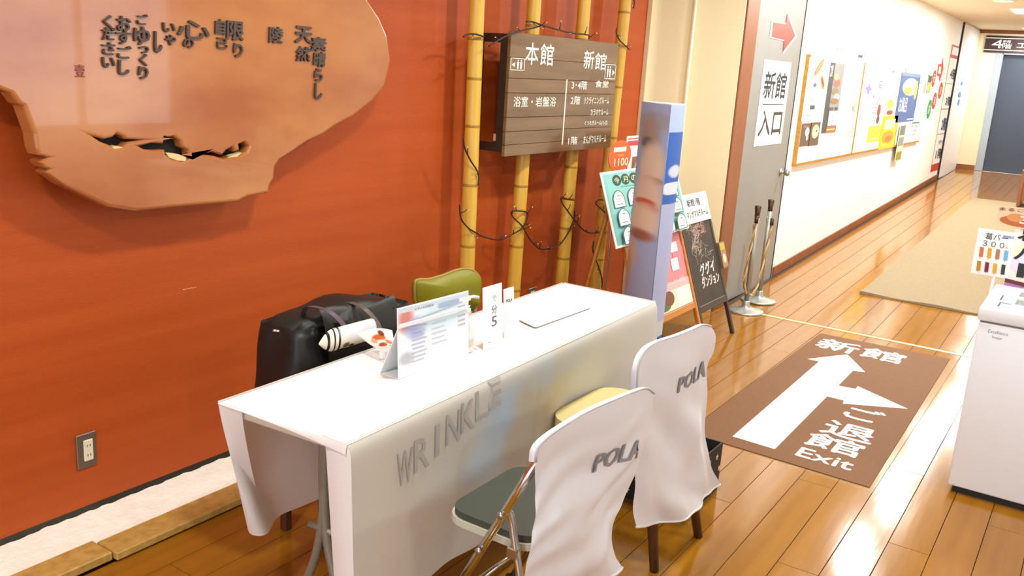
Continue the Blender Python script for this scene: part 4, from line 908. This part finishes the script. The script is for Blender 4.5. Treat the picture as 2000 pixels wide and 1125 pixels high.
# ================================================================== TABLE AND WHAT STANDS ON IT
N0, N1, B0, B1 = Vector((1.454, 1.384, 0)), Vector((3.263, 1.43, 0)), Vector((1.428, 1.814, 0)), Vector((3.257, 1.86, 0))
def TT(a, b_, z): return (N0*(1-a)+N1*a)*(1-b_)+(B0*(1-a)+B1*a)*b_+Vector((0, 0, z))
ZT = .70
t = thing('folding_table', TT(.5, .5, 0), 'long folding table hidden under the white cloth', 'table')
m_leg = mat('grey_leg_paint', '#8f8a7c', .4, metal=.3)
frT = Fr(N0, N1-N0, B0-N0)
Lt, Wt = (N1-N0).length, (B0-N0).length
obj('table_top', MB().use(mat('table_top', '#d8d2c4', .5)).fbox(frT, .012, Lt-.012, .012, Wt-.012, ZT-.035, ZT-.001, .004), None, t)
for a in (.09, .91):
    for sg, nm in ((1, 'leg'), (-1, 'leg')):
        pth = [TT(a, .52+sg*.008, ZT-.036), TT(a, .52+sg*.008, .5), TT(a, .52+sg*.01, .36), TT(a, .52+sg*.08, .22), TT(a, .52+sg*.2, .11), TT(a, .52+sg*.36, .03), TT(a, .52+sg*.42, .014)]
        obj('leg', MB().use(m_leg).tube(pth, .0135, 10, 5), None, t)
    obj('cross_brace', MB().use(m_leg).tube([TT(a, .40, .33), TT(a, .64, .33)], .01, 8), None, t)
obj('stretcher', MB().use(m_leg).tube([TT(.09, .52, .60), TT(.91, .52, .60)], .01, 8), None, t)

# cloth: top, end lips, front and back drapes
cl = thing('tablecloth', TT(.5, .5, ZT), 'white printed tablecloth draped over the long table', 'tablecloth')
ZC0 = ZT+.003
def soft(t_): return 1-math.exp(-max(0., t_)*18)
def front(u, v):
    fold = (.009*math.sin(u*21+1)+.010*math.sin(u*9.5+.6)+.005*math.sin(u*47))*(v**1.3)*(1 if u < .5 else .6) + .012*v
    crn = math.exp(-((u-.985)/.03)**2)*.045*v
    p_ = TT(u, 0, ZC0-(.50+.02*u)*v); p_.y += -.004-fold-crn*.5; p_.x += .03*v*(1 if u > .9 else 0)*((u-.9)/.1)
    p_ += Vector((0, -.006*soft(v*3), .0))
    p_.y += .009*math.exp(-v*30)+.05*math.exp(-((u-.66)/.13)**2)*math.exp(-((v-.52)/.28)**2)
    return p_
m_front = blob_mat('shaded_printed_cloth', '#d6d5cb', [(.40, .32, .09, .22, '#bcd3e4', .95, 2), (.335, .52, .07, .17, '#c8d8e2', .95, 2), (.47, .25, .06, .14, '#cdc8b4', .9, 2), (.56, .3, .08, .3, '#d4cfb8', .9, 2), (.44, .5, .06, .18, '#c9c6b6', .9, 2), (.51, .12, .05, .12, '#ccd6d6', .9, 2), (.62, .14, .06, .1, '#d0d4ce', .9, 2)], rough=.85, spec=.2)  # shade of the front fall put into the grey base; patches are print
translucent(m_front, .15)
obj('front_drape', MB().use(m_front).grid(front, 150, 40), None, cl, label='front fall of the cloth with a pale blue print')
def top(u, v): 
    p_ = TT(u, v, ZC0); return p_+Vector((0, 0, .0012*math.sin(u*33)*math.sin(v*9)))
def topedge(u, v):
    p_ = top(u, v)
    e = min(u, 1-u)*Lt; e2 = min(v, 1-v)*Wt; d = min(e, e2)
    p_.z -= .004*math.exp(-d*260)
    return p_
obj('cloth_top', MB().use(m_cloth).grid(topedge, 60, 24), None, cl)
# near-end lip and the flap folded round the front corner
def lip(u, v):
    p_ = TT(0, u, ZC0-.002); dr = .003+.022*(1-u)**2
    return p_+Vector((-.006*math.sin(v*1.57)-.002, 0, -dr*v))
obj('end_lip', MB().use(m_cloth).grid(lip, 30, 5), None, cl)
def flap(u, v):
    c_ = front(0, v); w_ = .085*(1-.12*v)
    return c_+Vector((-.005*math.sin(u*3.14)+.012*u*v, w_*u, 0))
obj('corner_flap', MB().use(m_cloth).grid(flap, 8, 30), None, cl)
hemL = [Vector((q.x, q.y, 0)) for q in (at_z(x_, y_, .25) for x_, y_ in ((520, 1010), (500, 1016), (488, 1030), (494, 1043), (512, 1047), (528, 1040), (540, 1018), (556, 1004), (600, 986), (640, 969)))]
topL = [TT(0, b_, 0) for b_ in (.80, .86, .92, .97, 1.0)]+[TT(a_, 1, 0) for a_ in (.01, .025, .05, .08, .11)]
hemL = catmull(hemL, 5); topL = catmull(topL, 5)
def back(u, v):
    if u < .3:
        k_ = u/.3*(len(hemL)-1); i_ = min(int(k_), len(hemL)-2); f_ = k_-i_
        h_ = hemL[i_]*(1-f_)+hemL[i_+1]*f_; t_ = topL[i_]*(1-f_)+topL[i_+1]*f_
        w_ = v**1.25; return t_*(1-w_)+h_*w_+Vector((-.004, .004, ZC0-(ZC0-.25)*v))
    q = .11+(u-.3)/.7*.89; w_ = v**1.25
    t_ = TT(q, 1, 0); e_ = hemL[-1]-TT(.11, 1, 0); dk = math.exp(-(q-.11)*9)
    return t_+e_*w_*dk+Vector((-.004*dk, .004+(1-dk)*(.03*v+.01*math.sin(q*26+2)*v), ZC0-(ZC0-.25)*v))
obj('back_drape', MB().use(m_cloth).grid(back, 120, 26), None, cl)
def endr(u, v):
    pa = TT(1, u, ZC0-.42*v); return pa+Vector((.004+.03*v+.012*math.sin(u*13)*v, 0, 0))
obj('end_drape', MB().use(m_cloth).grid(endr, 30, 20), None, cl)
# lettering printed on the front fall, following its surface
def conform(P, txt, u0, v0, u1, v1, off, m, name, parent, bold=0.0, nsub=1, shear=0):
    vs, fs, a, b_, c, d = glyph(txt); mb = MB().use(m); q = bold
    for i_, (ox, oy) in enumerate(((0, 0),) if not q else ((-q, 0), (q, 0), (0, q), (0, -q))):
        mb.add([P(u0+(u1-u0)*((p_.x-a)/(b_-a))+ox*(u1-u0)+shear*((p_.y-c)/(d-c)-.5), v0+(v1-v0)*((p_.y-c)/(d-c))+oy*abs(v1-v0))+off*(1+.08*i_) for p_ in vs], fs)
    return obj(name, mb, None, parent)
ua = (at_y(778, 900, 1.37).x-N0.x)/Lt; ub = (at_y(982, 745, 1.39).x-N0.x)/Lt
for i, ch_ in enumerate('WRINKLE'):
    w_ = (ub-ua)/7
    conform(front, ch_, ua+i*w_+(w_*.28 if ch_ == 'I' else 0), .35-.028*i, ua+i*w_+w_*(.9 if ch_ != 'I' else .55), .17-.026*i, Vector((0, -.002, 0)), flat('#b2b2ae'), 'lettering', cl, bold=.02)

# sign holder
q0 = at_z(777, 741, ZC0); q1 = at_z(914, 694, ZC0); hS = at_y(780, 607, q0.y).z-ZC0
FS = Fr(q0, q1-q0, (0, .06, 1)); wS = (q1-q0).length
t = thing('sign_holder', (q0+q1)/2, 'upright acrylic holder with a printed page standing on the table', 'sign holder')
m_page = blob_mat('holder_page', '#eef3f8', [(.10, .84, .1, .2, '#d98a80', .9, 2), (.24, .66, .14, .16, '#aab2e0', .9, 2), (.6, .74, .3, .2, '#d4ecf4', .9, 2), (.5, .965, 2, .03, '#cfdce8', .3, 6), (.7, .90, .16, .045, '#a9bbd6', .4, 4), (.1, .25, .1, .1, '#b9bcc4', .9, 2)], .35)
pg = MB().use(m_page); pg.rect(FS, .002, .004, wS-.002, hS, .0036)
obj('printed_page', pg, None, t)
obj('acrylic_plate', MB().use(mat('acrylic_white', '#f2f5f6', .15)).fbox(FS, 0, wS, 0, hS+.004, 0, .003, .0008), None, t)
obj('stand_foot', MB().use(mat('acrylic_white', '#f2f5f6', .15)).fbox(Fr(q0, q1-q0, (0, 1, 0)), 0, wS, 0, .07, 0, .002), None, t)
FS3 = Fr(q0+Vector((0, .068, 0)), q1-q0, (0, -.42, 1))
obj('rear_prop', MB().use(mat('acrylic_white', '#f2f5f6', .15)).fbox(FS3, 0, wS, 0, hS*.86, -.002, 0), None, t)
def barl(a, c_, d, e, col): obj('print_patch', MB().use(flat(col)).rect(FS, wS*a, hS*c_, wS*d, hS*e, .0044), None, t)
for k in range(9): barl(.17+.012*(k % 2), .68-.062*k, .38-.02*(k % 3), .70-.062*k, '#b4bcd0' if k < 6 else '#b8bcc0')
for k in range(5): barl(.45, .66-.075*k, .66-.03*(k % 2), .675-.075*k, '#c3ccd8')
for k in range(5): barl(.83, .80-.07*k, .94, .82-.07*k, '#b3bac6')
obj('print_patch', MB().use(flat('#b9c2cc')).poly(FS, [(wS*.1, hS*.76), (wS*.9, hS*.865), (wS*.9, hS*.885), (wS*.1, hS*.79)], .0042), None, t)
obj('lettering', MB().use(flat('#7a828e')).text(FS, 'お手入れ体験会', wS*.22, hS*.925, wS*.48, hS*.965, .0048), None, t)

# leaflets: raised sheet on a small prop
LA = [at_z(698, 652, ZC0+.055), at_z(766, 645, ZC0+.07), at_z(776, 690, ZC0+.055), at_z(752, 687, ZC0+.035)]
def leaf(u, v):
    p_ = (LA[0]*(1-u)+LA[1]*u)*(1-v)+(LA[3]*(1-u)+LA[2]*u)*v; return p_+Vector((0, 0, .012*math.sin(u*3.14)-.006*math.sin(v*3.14)))
t = thing('leaflet', LA[3], 'open orange and brown leaflet propped up behind the sign holder', 'leaflet')
m_leaf = blob_mat('leaflet_print', '#f6ece4', [(.45, .35, .25, .12, '#c8642c', .5, 2), (.7, .55, .3, .1, '#d8824a', .5, 2), (.35, .7, .2, .1, '#b8502a', .5, 2), (.6, .2, .1, .12, '#7a3a24', .5, 2), (.8, .8, .2, .1, '#c06a3a', .5, 2), (.2, .45, .1, .1, '#e0a878', .6, 2), (.5, .55, .12, .05, '#fbf6ee', .4, 2)], .4)
obj('sheet', MB().use(m_leaf).grid(leaf, 20, 14), None, t)
obj('back_sheet', MB().use(m_paper).grid(lambda u, v: leaf(u, v)+Vector((0, 0, -.002)), 12, 8), None, t)
cL = (LA[0]+LA[1]+LA[2]+LA[3])/4
obj('prop', MB().use(m_wplastic).fbox(Fr((cL.x, cL.y, 0), (1, 0, 0), (0, 1, 0)), -.006, .006, -.006, .006, ZC0+.001, cL.z-.006), None, t)

# pump bottle
pb = at_z(916, 688, ZC0)+Vector((.0, .02, 0))
t = thing('pump_bottle', pb, 'white sanitizer pump bottle between the sign holder and the tall card', 'bottle')
obj('bottle_body', MB().use(m_wplastic).lathe(pb, [(.026, 0), (.029, .004), (.029, .095), (.025, .108), (.013, .117), (.013, .125)], 24), None, t)
obj('label', MB().use(flat('#d9d3bf')).lathe(pb, [(.0293, .02), (.0293, .045)], 24, caps=False), None, t)
obj('collar', MB().use(m_wplastic).lathe(pb+Vector((0, 0, .124)), [(.0155, 0), (.0155, .016), (.006, .018), (.005, .036)], 18), None, t)
hz = .166
obj('pump_head', MB().use(m_wplastic).lathe(pb+Vector((0, 0, hz)), [(.008, 0), (.014, .003), (.014, .013), (.010, .016)], 18), None, t)
obj('nozzle', MB().use(m_wplastic).tube([pb+Vector((-.004, 0, hz+.009)), pb+Vector((.03, -.005, hz+.009)), pb+Vector((.052, -.01, hz+.003))], .005, 8), None, t)

# card stands
def card(x0, y0, x1, y1, ztop_px, name, label, els):
    a, c_ = at_z(x0, y0, ZC0), at_z(x1, y1, ZC0); fr = Fr(a, c_-a, (0, .08, 1)); w_ = (c_-a).length; h_ = at_y(x0, ztop_px, a.y).z-ZC0
    t_ = sheet(name, label, 'card', fr, 0, 0.002, w_, h_, '#fbfbfb', els, th=.0025)
    obj('foot', MB().use(mat('acrylic_white', '#f2f5f6', .15)).fbox(Fr(a, c_-a, (0, 1, 0)), 0, w_, 0, .045, .0002, .003), None, t_)
    return t_
card(944, 686, 980, 672, 566, 'menu_card', 'tall narrow white card standing right of the pump bottle', [('t', '5', .42, .34, .7, .5, '#6a6a6a'), ('t', '分', .42, .54, .72, .68, '#8a8a8a'), ('t', 'で', .45, .74, .7, .84, '#c8c8c8'), ('r', .2, .1, .35, .11, '#6a6a6a')])
card(984, 662, 1003, 655, 568, 'name_card', 'small white brand card behind the tall narrow card', [('t', 'POLA', .2, .72, .8, .78, '#1a1a1a', .02), ('e', .5, .4, .3, .12, '#eceff0')])
# thin white booklet lying flat
cc = [at_z(*q, ZC0) for q in ((1045, 643), (1155, 603), (1118, 590), (1012, 627))]
t = thing('booklet', cc[0], 'thin white booklet lying flat near the far end of the table', 'booklet')
FBk = Fr((0, 0, ZC0+.0022), (1, 0, 0), (0, 1, 0))
def rnd_poly(P, r=.012):
    o_ = []
    for i in range(len(P)):
        p_, a, b_ = P[i], P[i-1], P[(i+1) % len(P)]
        d1 = (a-p_).normalized(); d2 = (b_-p_).normalized()
        for k in (0, .5, 1):
            o_.append(p_+d1*r*(1-k)**2+d2*r*k**2)
    return [(q.x, q.y) for q in o_]
obj('cover', MB().use(m_wplastic).prism(FBk, rnd_poly(cc), .0035, .006), None, t)
obj('pages', MB().use(flat('#9a9a96')).prism(FBk, rnd_poly([c_+(sum(cc, Vector())/4-c_)*.02 for c_ in cc]), 0, .0035), None, t)  # grey pages: shadow along the booklet's edges put into the colour

# ================================================================== BAG BEHIND THE TABLE
BZ0, BZ1, BCX, BCY = .46, .80, 2.085, 2.04
t = thing('stool', (2.1, 2.04, 0), 'low dark stool under the black bag behind the table', 'stool')
obj('seat', MB().use(m_dark_wood).box(1.92, 2.28, 1.93, 2.15, .43, .459, .006), None, t)
for x_ in (1.94, 2.26):
    for y_ in (1.95, 2.13): obj('leg', MB().use(m_dark_wood).box(x_-.015, x_+.015, y_-.015, y_+.015, 0, .43, .003), None, t)
t = thing('black_bag', (BCX, BCY, BZ0), 'large black carry bag behind the table against the orange wall', 'bag')
m_bag = mat('black_fabric', '#0d0f0d', .5, noise=3, c2='#171a17', bump=.25, bscale=9)
bm = bmesh.new(); bmesh.ops.create_cube(bm, size=1); bmesh.ops.subdivide_edges(bm, edges=bm.edges[:], cuts=11, use_grid_fill=True)
b = MB().use(m_bag)
for v in bm.verts:
    x_, y_, z_ = v.co.x*2, v.co.y*2, v.co.z+.5
    wx = .29-.03*z_; wy = .115*(1-.22*z_**2)
    rx = 1-.05*abs(y_)**6; ry = 1-.10*abs(x_)**8
    zz = BZ0+(BZ1-BZ0)*z_
    if z_ > .98: zz += .03*math.exp(-((x_-.05)/.45)**2)-.03*abs(y_)**4-.02*abs(x_)**8-.018*(x_+1)*.5
    sag = .010*math.sin(z_*8+y_*3+x_*4)
    v.co = Vector((BCX+x_*wx*rx+sag*.6, BCY+y_*wy*ry+(.012*math.sin(x_*6+z_*7)-.006*math.sin(x_*13))*(1 if y_ < -.9 else .2), max(BZ0, zz)))
bm.verts.index_update(); b.add([v.co.copy() for v in bm.verts], [[v.index for v in f.verts] for f in bm.faces], smooth=True); bm.free()
obj('bag_body', b, None, t)
def flapb(u, v):
    x_ = BCX-.16+.34*u; y_ = BCY-.075-.05*v+.008*math.sin(u*5); z_ = BZ1+.014-.012*u-.02*v-.15*v*v+.010*math.sin(u*6+1)
    return Vector((x_, y_, z_))
obj('front_pocket', MB().use(mat('black_pocket', '#141512', .45, bump=.3, bscale=12)).grid(flapb, 20, 10), None, t)
def strapy(pxs, Ys): return [at_y(x, y, Y_) for (x, y), Y_ in zip(pxs, Ys)]
def ribbon(P, w, m):
    P = catmull(P, 5); mb = MB().use(m)
    for side in (0, 1):
        o_ = Vector((0, -.002*side, -.002*side)); vs = []; 
        for p_ in P: vs += [p_+o_+Vector((-w, 0, 0)), p_+o_+Vector((w, 0, 0))]
        mb.add(vs, [[2*i, 2*i+1, 2*i+3, 2*i+2] for i in range(len(P)-1)], smooth=True)
    return mb
obj('handle', ribbon(strapy([(592, 612), (600, 599), (625, 601), (648, 611), (667, 629), (680, 650), (687, 672)], [2.02, 1.99, 1.955, 1.925, 1.905, 1.89, 1.885]), .010, mat('handle_purple_brown', '#54424e', .5)), None, t)
obj('handle', ribbon(strapy([(614, 612), (628, 596), (655, 588), (690, 592), (715, 605), (735, 627), (745, 650)], [2.06, 2.05, 2.02, 1.97, 1.93, 1.905, 1.885]), .010, mat('handle_brown', '#57493e', .5)), None, t)
obj('zip_pull', MB().use(m_chrome).tube([at_y(533, 645, 1.93), at_y(545, 647, 1.92)], .004, 6), None, t)
obj('bottom_band', MB().use(flat('#33261f')).grid(lambda u, v: at_y(648+90*u, 694-26*u, 1.905)*(1-v)+at_y(655+80*u, 676-22*u, 1.905)*v, 8, 3), None, t)
# striped towel packet in the bag pocket
TP = [at_y(622, 672, 1.885), at_y(735, 640, 1.885)]; dT = TP[1]-TP[0]
t = thing('towel_packet', TP[0], 'folded black and white striped towel in clear wrap sticking out of the bag', 'towel')
m_tow = blob_mat('towel_print', '#ece8d8', [(.13, .5, .018, 2, '#1d1d1a', .3, 6), (.22, .5, .012, 2, '#1d1d1a', .3, 6), (.30, .5, .018, 2, '#1d1d1a', .3, 6), (.42, .62, .06, .05, '#6a6a3c', .6, 2), (.52, .66, .05, .04, '#4a4a30', .6, 2), (.37, .72, .05, .05, '#3a3a2a', .6, 2), (.75, .4, .4, .15, '#dfe4ea', .8, 2), (.9, .4, .2, .25, '#cfd6dc', .9, 2)], .25)
def tow(u, v):
    c_ = TP[0]+dT*u; a = v*2*math.pi; r1 = .036*(1-max(0, (.22-u)/.22)**1.6)*(1-max(0, (u-.9)/.1)**2.5)+.0005
    return c_+Vector((0, math.cos(a)*r1*.4, math.sin(a)*r1))
obj('towel', MB().use(m_tow).grid(tow, 30, 18), None, t)

# ================================================================== CHAIRS
def poly3(l, Y): return [at_y(x, y, Y) for x, y in l]
def sampler(P):
    L_ = [0]
    for a, c_ in zip(P[:-1], P[1:]): L_.append(L_[-1]+(c_-a).length)
    def f(t_):
        d = t_*L_[-1]
        for i in range(len(P)-1):
            if d <= L_[i+1] or i == len(P)-2:
                k = (d-L_[i])/max(1e-9, L_[i+1]-L_[i]); return P[i]*(1-k)+P[i+1]*k
    return f
def chair_cover(name_label, Y, top_px, left_px, right_px, hem_px, wr, depth=.016, text=None, group=None, drop=.10, lean=0.0):
    tp, lf, rt, hm = [sampler(catmull(poly3(l, Y), 6)) for l in (top_px, left_px, right_px, hem_px)]
    c00, c10, c01, c11 = tp(0), tp(1), hm(0), hm(1)
    def flatp(u, v):
        return tp(u)*(1-v)+hm(u)*v+lf(v)*(1-u)+rt(v)*u-(c00*(1-u)*(1-v)+c10*u*(1-v)+c01*(1-u)*v+c11*u*v)
    def P(u, v):
        p_ = flatp(u, v); edge = min(1, 6*min(u, 1-u)); e2 = min(1, v*6)
        p_.y += wr(u, v)*e2*(.35+.65*edge) - .02*math.sin(math.pi*u)*(.3+.7*v)
        return p_
    t_ = thing('chair_cover', flatp(.5, 1), name_label, 'chair cover', group)
    obj('back_panel', MB().use(m_satin).grid(P, 60, 70), None, t_)
    def rim(u, v):
        p_ = tp(u); c_ = flatp(.5, .25); n_ = (p_-c_); n_.y = 0; n_.normalize(); a = v*math.pi
        return p_+n_*(.004*math.sin(a))+Vector((0, depth*(1-math.cos(a))/2, -.004*v))
    obj('top_gusset', MB().use(m_satin).grid(rim, 50, 8), None, t_)
    def fp(u, v):
        p_ = rim(u, 1); q = flatp(.5, .3); s = 1-.03*v
        return Vector((q.x+(p_.x-q.x)*s, p_.y+.004*math.sin(u*9)*v, p_.z-drop*v*math.sin(math.pi*min(1, max(0, u*.94+.03)))**.5))
    obj('front_panel', MB().use(m_satin).grid(fp, 40, 12), None, t_)
    obj('piping', MB().use(mat('piping_grey', '#b9b9c0', .5)).tube([tp(i/40)+Vector((0, -.002, .0)) for i in range(41)], .0028, 6), None, t_)
    obj('hem_band', MB().use(m_satin).tube([P(i/40, 1) for i in range(41)], .004, 6), None, t_)
    if text:
        s_, u0, v0, u1, v1, sh = text
        conform(lambda u, v: P(u, v+sh*(u-u0)), s_, u0, v0, u1, v1, Vector((0, -.0022, 0)), flat('#8c8c94'), 'lettering', t_, bold=.02)
    return t_
def wr1(u, v): return .006*math.sin(31*v+9*u+math.sin(7*u)*2)*math.sin(3.14*v)*(.4+.6*math.sin(11*u*v+1)**2)+.015*math.sin(9*v-5*u+1)*(.3+v)+.007*math.sin(17*v+6*u)*(v)+.014*math.exp(-((u-.85+.3*v)/.1)**2)*v-.012*math.exp(-((v-.45)/.12)**2)*math.sin(3.1*u)
def wr2(u, v): return .006*math.sin(27*v-13*u+math.sin(5*v)*2)*math.sin(3.14*v)*(.4+.6*math.sin(9*u*v+2)**2)+.014*math.sin(7*v-9*u+2)*(.2+v)+.006*math.sin(21*u*v+3)+.022*math.exp(-((u-.12-.35*(v-.5))/.07)**2)*max(0, v-.35)+.02*math.exp(-((u-.95)/.05)**2)*v
# near folding chair
t = thing('folding_chair', (1.93, 1.15, 0), 'chrome folding chair with dark olive seat nearest the camera', 'chair')
for X_ in (1.70, 2.165):
    obj('front_leg', MB().use(m_chrome).tube([(X_, .985, .73), (X_, 1.06, .58), (X_, 1.348, .008)], .0115, 10), None, t)
    xi = X_+(.026 if X_ < 2 else -.026)
    obj('rear_leg', MB().use(m_chrome).tube([(X_+(.012 if X_ < 2 else -.012), 1.095, .525), (xi, 1.085, .50), (xi, 1.05, .36), (xi, .955, .008)], .0105, 10, 4), None, t)
    for z_ in (.52, .40):
        obj('pivot_bolt', MB().use(m_steel).lathe((X_-.012 if X_ < 2 else X_+.012, 1.35-.497*z_, z_), [(.010, 0), (.010, .004), (.006, .007)], 12, (-1 if X_ < 2 else 1, 0, 0)), None, t)
    obj('clamp', MB().use(m_steel).box(xi-.013, xi+.013, 1.055, 1.085, .395, .425, .003), None, t)
    for yy, zz in ((1.35, .0), (.953, .0)):
        obj('rubber_foot', MB().use(m_black).lathe((X_ if yy > 1.2 else xi, yy, 0), [(.014, 0), (.014, .022)], 12), None, t)
obj('cross_bar', MB().use(m_chrome).tube([(1.70, 1.25, .204), (2.165, 1.25, .204)], .008, 8), None, t)
obj('cross_bar', MB().use(m_chrome).tube([(1.726, 1.005, .18), (2.139, 1.005, .18)], .008, 8), None, t)
FSt = Fr((0, 0, 0), (1, 0, 0), (0, 1, 0))
def rrect(x0, x1, y0, y1, r):
    o_ = []
    for cx_, cy_, a0 in ((x1-r, y1-r, 0), (x0+r, y1-r, 90), (x0+r, y0+r, 180), (x1-r, y0+r, 270)):
        for k in range(6):
            a = math.radians(a0+18*k); o_.append((cx_+r*math.cos(a), cy_+r*math.sin(a)))
    return o_
obj('seat', MB().use(mat('olive_vinyl', '#41463a', .5, bump=.08, bscale=150)).prism(FSt, rrect(1.762, 2.118, 1.035, 1.315, .06), .418, .437), None, t, label='dark olive vinyl seat')
obj('seat_rim', MB().use(mat('seat_rim', '#c9c7b4', .4)).prism(FSt, rrect(1.756, 2.124, 1.029, 1.321, .062), .398, .4178), None, t)
obj('backrest', MB().use(mat('olive_vinyl', '#41463a', .5)).box(1.72, 2.145, .968, .984, .57, .73, .006), None, t)
chair_cover('white satin cover with printed letters over the folding chair nearest the camera', .918,
            [(1045, 902), (1049, 875), (1070, 852), (1110, 825), (1150, 802), (1200, 780), (1240, 764), (1262, 758), (1277, 768)],
            [(1045, 902), (1046, 960), (1041, 1020), (1033, 1080), (1027, 1135), (1020, 1200)],
            [(1277, 768), (1273, 810), (1261, 855), (1246, 905), (1233, 945), (1218, 985), (1203, 1012), (1196, 1050), (1200, 1085), (1210, 1106)],
            [(1020, 1200), (1070, 1190), (1120, 1160), (1170, 1128), (1210, 1106)], wr1, text=('POLA', .50, .335, .93, .245, .02), group='white chair covers', drop=.05)
# wooden chair behind it
t = thing('wooden_chair', (2.67, 1.2, 0), 'dark wooden chair with cream seat at the far half of the table', 'chair')
for (x_, y_), (x2, y2) in zip(((2.52, 1.012), (2.83, .985), (2.49, 1.375), (2.85, 1.375)), ((2.48, 1.05), (2.74, 1.045), (2.51, 1.36), (2.83, 1.36))):
    obj('leg', MB().use(m_dark_wood).tube([(x2, y2, .405), (x_, y_, .002)], lambda q: .0215-.006*q, 10), None, t)
for x_ in (2.40, 2.66): obj('back_post', MB().use(m_dark_wood).tube([(x_+.06, 1.045, .40), (x_, 1.03, .60), (x_, 1.012, .79)], .015, 8, 3), None, t)
obj('seat', MB().use(mat('cream_vinyl', '#cdbf83', .5)).prism(FSt, rrect(2.45, 2.885, 1.06, 1.43, .09), .412, .452), None, t, label='pale cream upholstered seat')
obj('seat_frame', MB().use(m_dark_wood).prism(FSt, rrect(2.475, 2.865, 1.03, 1.405, .06), .385, .4118), None, t)
obj('back_rail', MB().use(m_dark_wood).box(2.36, 2.70, 1.0, 1.02, .66, .79, .006), None, t)
chair_cover('white satin cover with printed letters over the wooden chair', .968,
            [(1243, 768), (1245, 718), (1257, 687), (1280, 669), (1320, 656), (1350, 644), (1373, 634), (1388, 637)],
            [(1243, 768), (1240, 810), (1238, 880), (1241, 960), (1240, 1000), (1245, 1030)],
            [(1388, 637), (1397, 655), (1394, 688), (1384, 720), (1381, 800), (1379, 860), (1386, 905), (1407, 946)],
            [(1245, 1030), (1290, 1022), (1330, 1000), (1380, 973), (1407, 946)], wr2, text=('POLA', .53, .275, .97, .205, .0), group='white chair covers', drop=.06)
# green chair behind the table
t = thing('green_chair', (3.07, 2.15, 0), 'olive green upholstered chair standing behind the table by the bamboo', 'chair')
m_gr = mat('olive_green_vinyl', '#8a8718', .5)
gp = poly3([(803, 552), (812, 545), (840, 545), (870, 538), (895, 528), (912, 525), (925, 530), (933, 545), (931, 575), (926, 600), (880, 618), (818, 612), (806, 590)], 2.33)
cg = sum(gp, Vector())/len(gp); ring_ = catmull(gp, 5, True)
b = MB().use(m_gr)
k = len(ring_); vs = [p_+Vector((0, .03+.02*(2*(p_.x-cg.x)/.4)**2*-1, 0)) for p_ in ring_]+[p_+(cg-p_)*.06+Vector((0, -.006-.02*(2*(p_.x-cg.x)/.4)**2, 0)) for p_ in ring_]+[cg+Vector((0, -.012, 0)), cg+Vector((0, .034, 0))]
b.add(vs, [[i, (i+1) % k, (i+1) % k+k, i+k] for i in range(k)]+[[i+k, (i+1) % k+k, 2*k] for i in range(k)]+[[(i+1) % k, i, 2*k+1] for i in range(k)], smooth=True)
obj('backrest', b, None, t, label='olive green backrest')
obj('backrest_edging', MB().use(mat('tan_edging', '#a98a4a', .5)).tube([p_+Vector((0, .012-.02*(2*(p_.x-cg.x)/.4)**2, 0)) for p_ in ring_], .006, 6, closed=True), None, t)
obj('seat', MB().use(m_gr).prism(FSt, rrect(2.86, 3.28, 1.93, 2.30, .06), .415, .45), None, t)
for x_, y_ in ((2.89, 1.96), (3.25, 1.96)): obj('leg', MB().use(m_leg).tube([(x_, y_+.02, .415), (x_, y_, .004)], .011, 8), None, t)
for x_ in (2.89, 3.25): obj('rear_leg', MB().use(m_leg).tube([(x_, 2.345, .60), (x_, 2.31, .45), (x_, 2.345, .004)], .011, 8, 4), None, t)

# ---- star-patterned box
X0b, X1b, Y0b, Y1b, Hb = 2.93, 3.245, 1.075, 1.36, .20
t = thing('storage_box', ((X0b+X1b)/2, (Y0b+Y1b)/2, 0), 'open black storage box with white stars on the floor beside the wooden chair', 'box')
m_bx = mat('black_box_fabric', '#23211d', .7)
obj('wall_panel', MB().use(m_bx).box(X0b, X1b, Y0b, Y0b+.006, .006, Hb), None, t); obj('wall_panel', MB().use(m_bx).box(X0b, X1b, Y1b-.006, Y1b, .006, Hb), None, t)
obj('wall_panel', MB().use(m_bx).box(X0b, X0b+.006, Y0b+.006, Y1b-.006, .006, Hb), None, t); obj('wall_panel', MB().use(m_bx).box(X1b-.006, X1b, Y0b+.006, Y1b-.006, .006, Hb), None, t)
obj('bottom_panel', MB().use(m_bx).box(X0b, X1b, Y0b, Y1b, 0, .006), None, t)
F1 = Fr((X0b, Y0b, 0), (1, 0, 0), (0, 0, 1)); F2 = Fr((X0b, Y1b, 0), (0, -1, 0), (0, 0, 1)); rs = random.Random(4)
def star(fr, cu_, cv_, r, rot):
    return MB().use(flat('#e6ddc6')).poly(fr, [(cu_+(r if i % 2 == 0 else r*.42)*math.sin(rot+i*math.pi/5), cv_+(r if i % 2 == 0 else r*.42)*math.cos(rot+i*math.pi/5)) for i in range(10)], .0008)
for fr, w_ in ((F1, X1b-X0b), (F2, Y1b-Y0b)):
    for i in range(4):
        for j in range(3):
            obj('star', star(fr, .045+.076*i+(.03 if j % 2 else 0)-(.0 if j % 2 else .01), .035+.06*j, .016, rs.uniform(0, 1)), None, t)
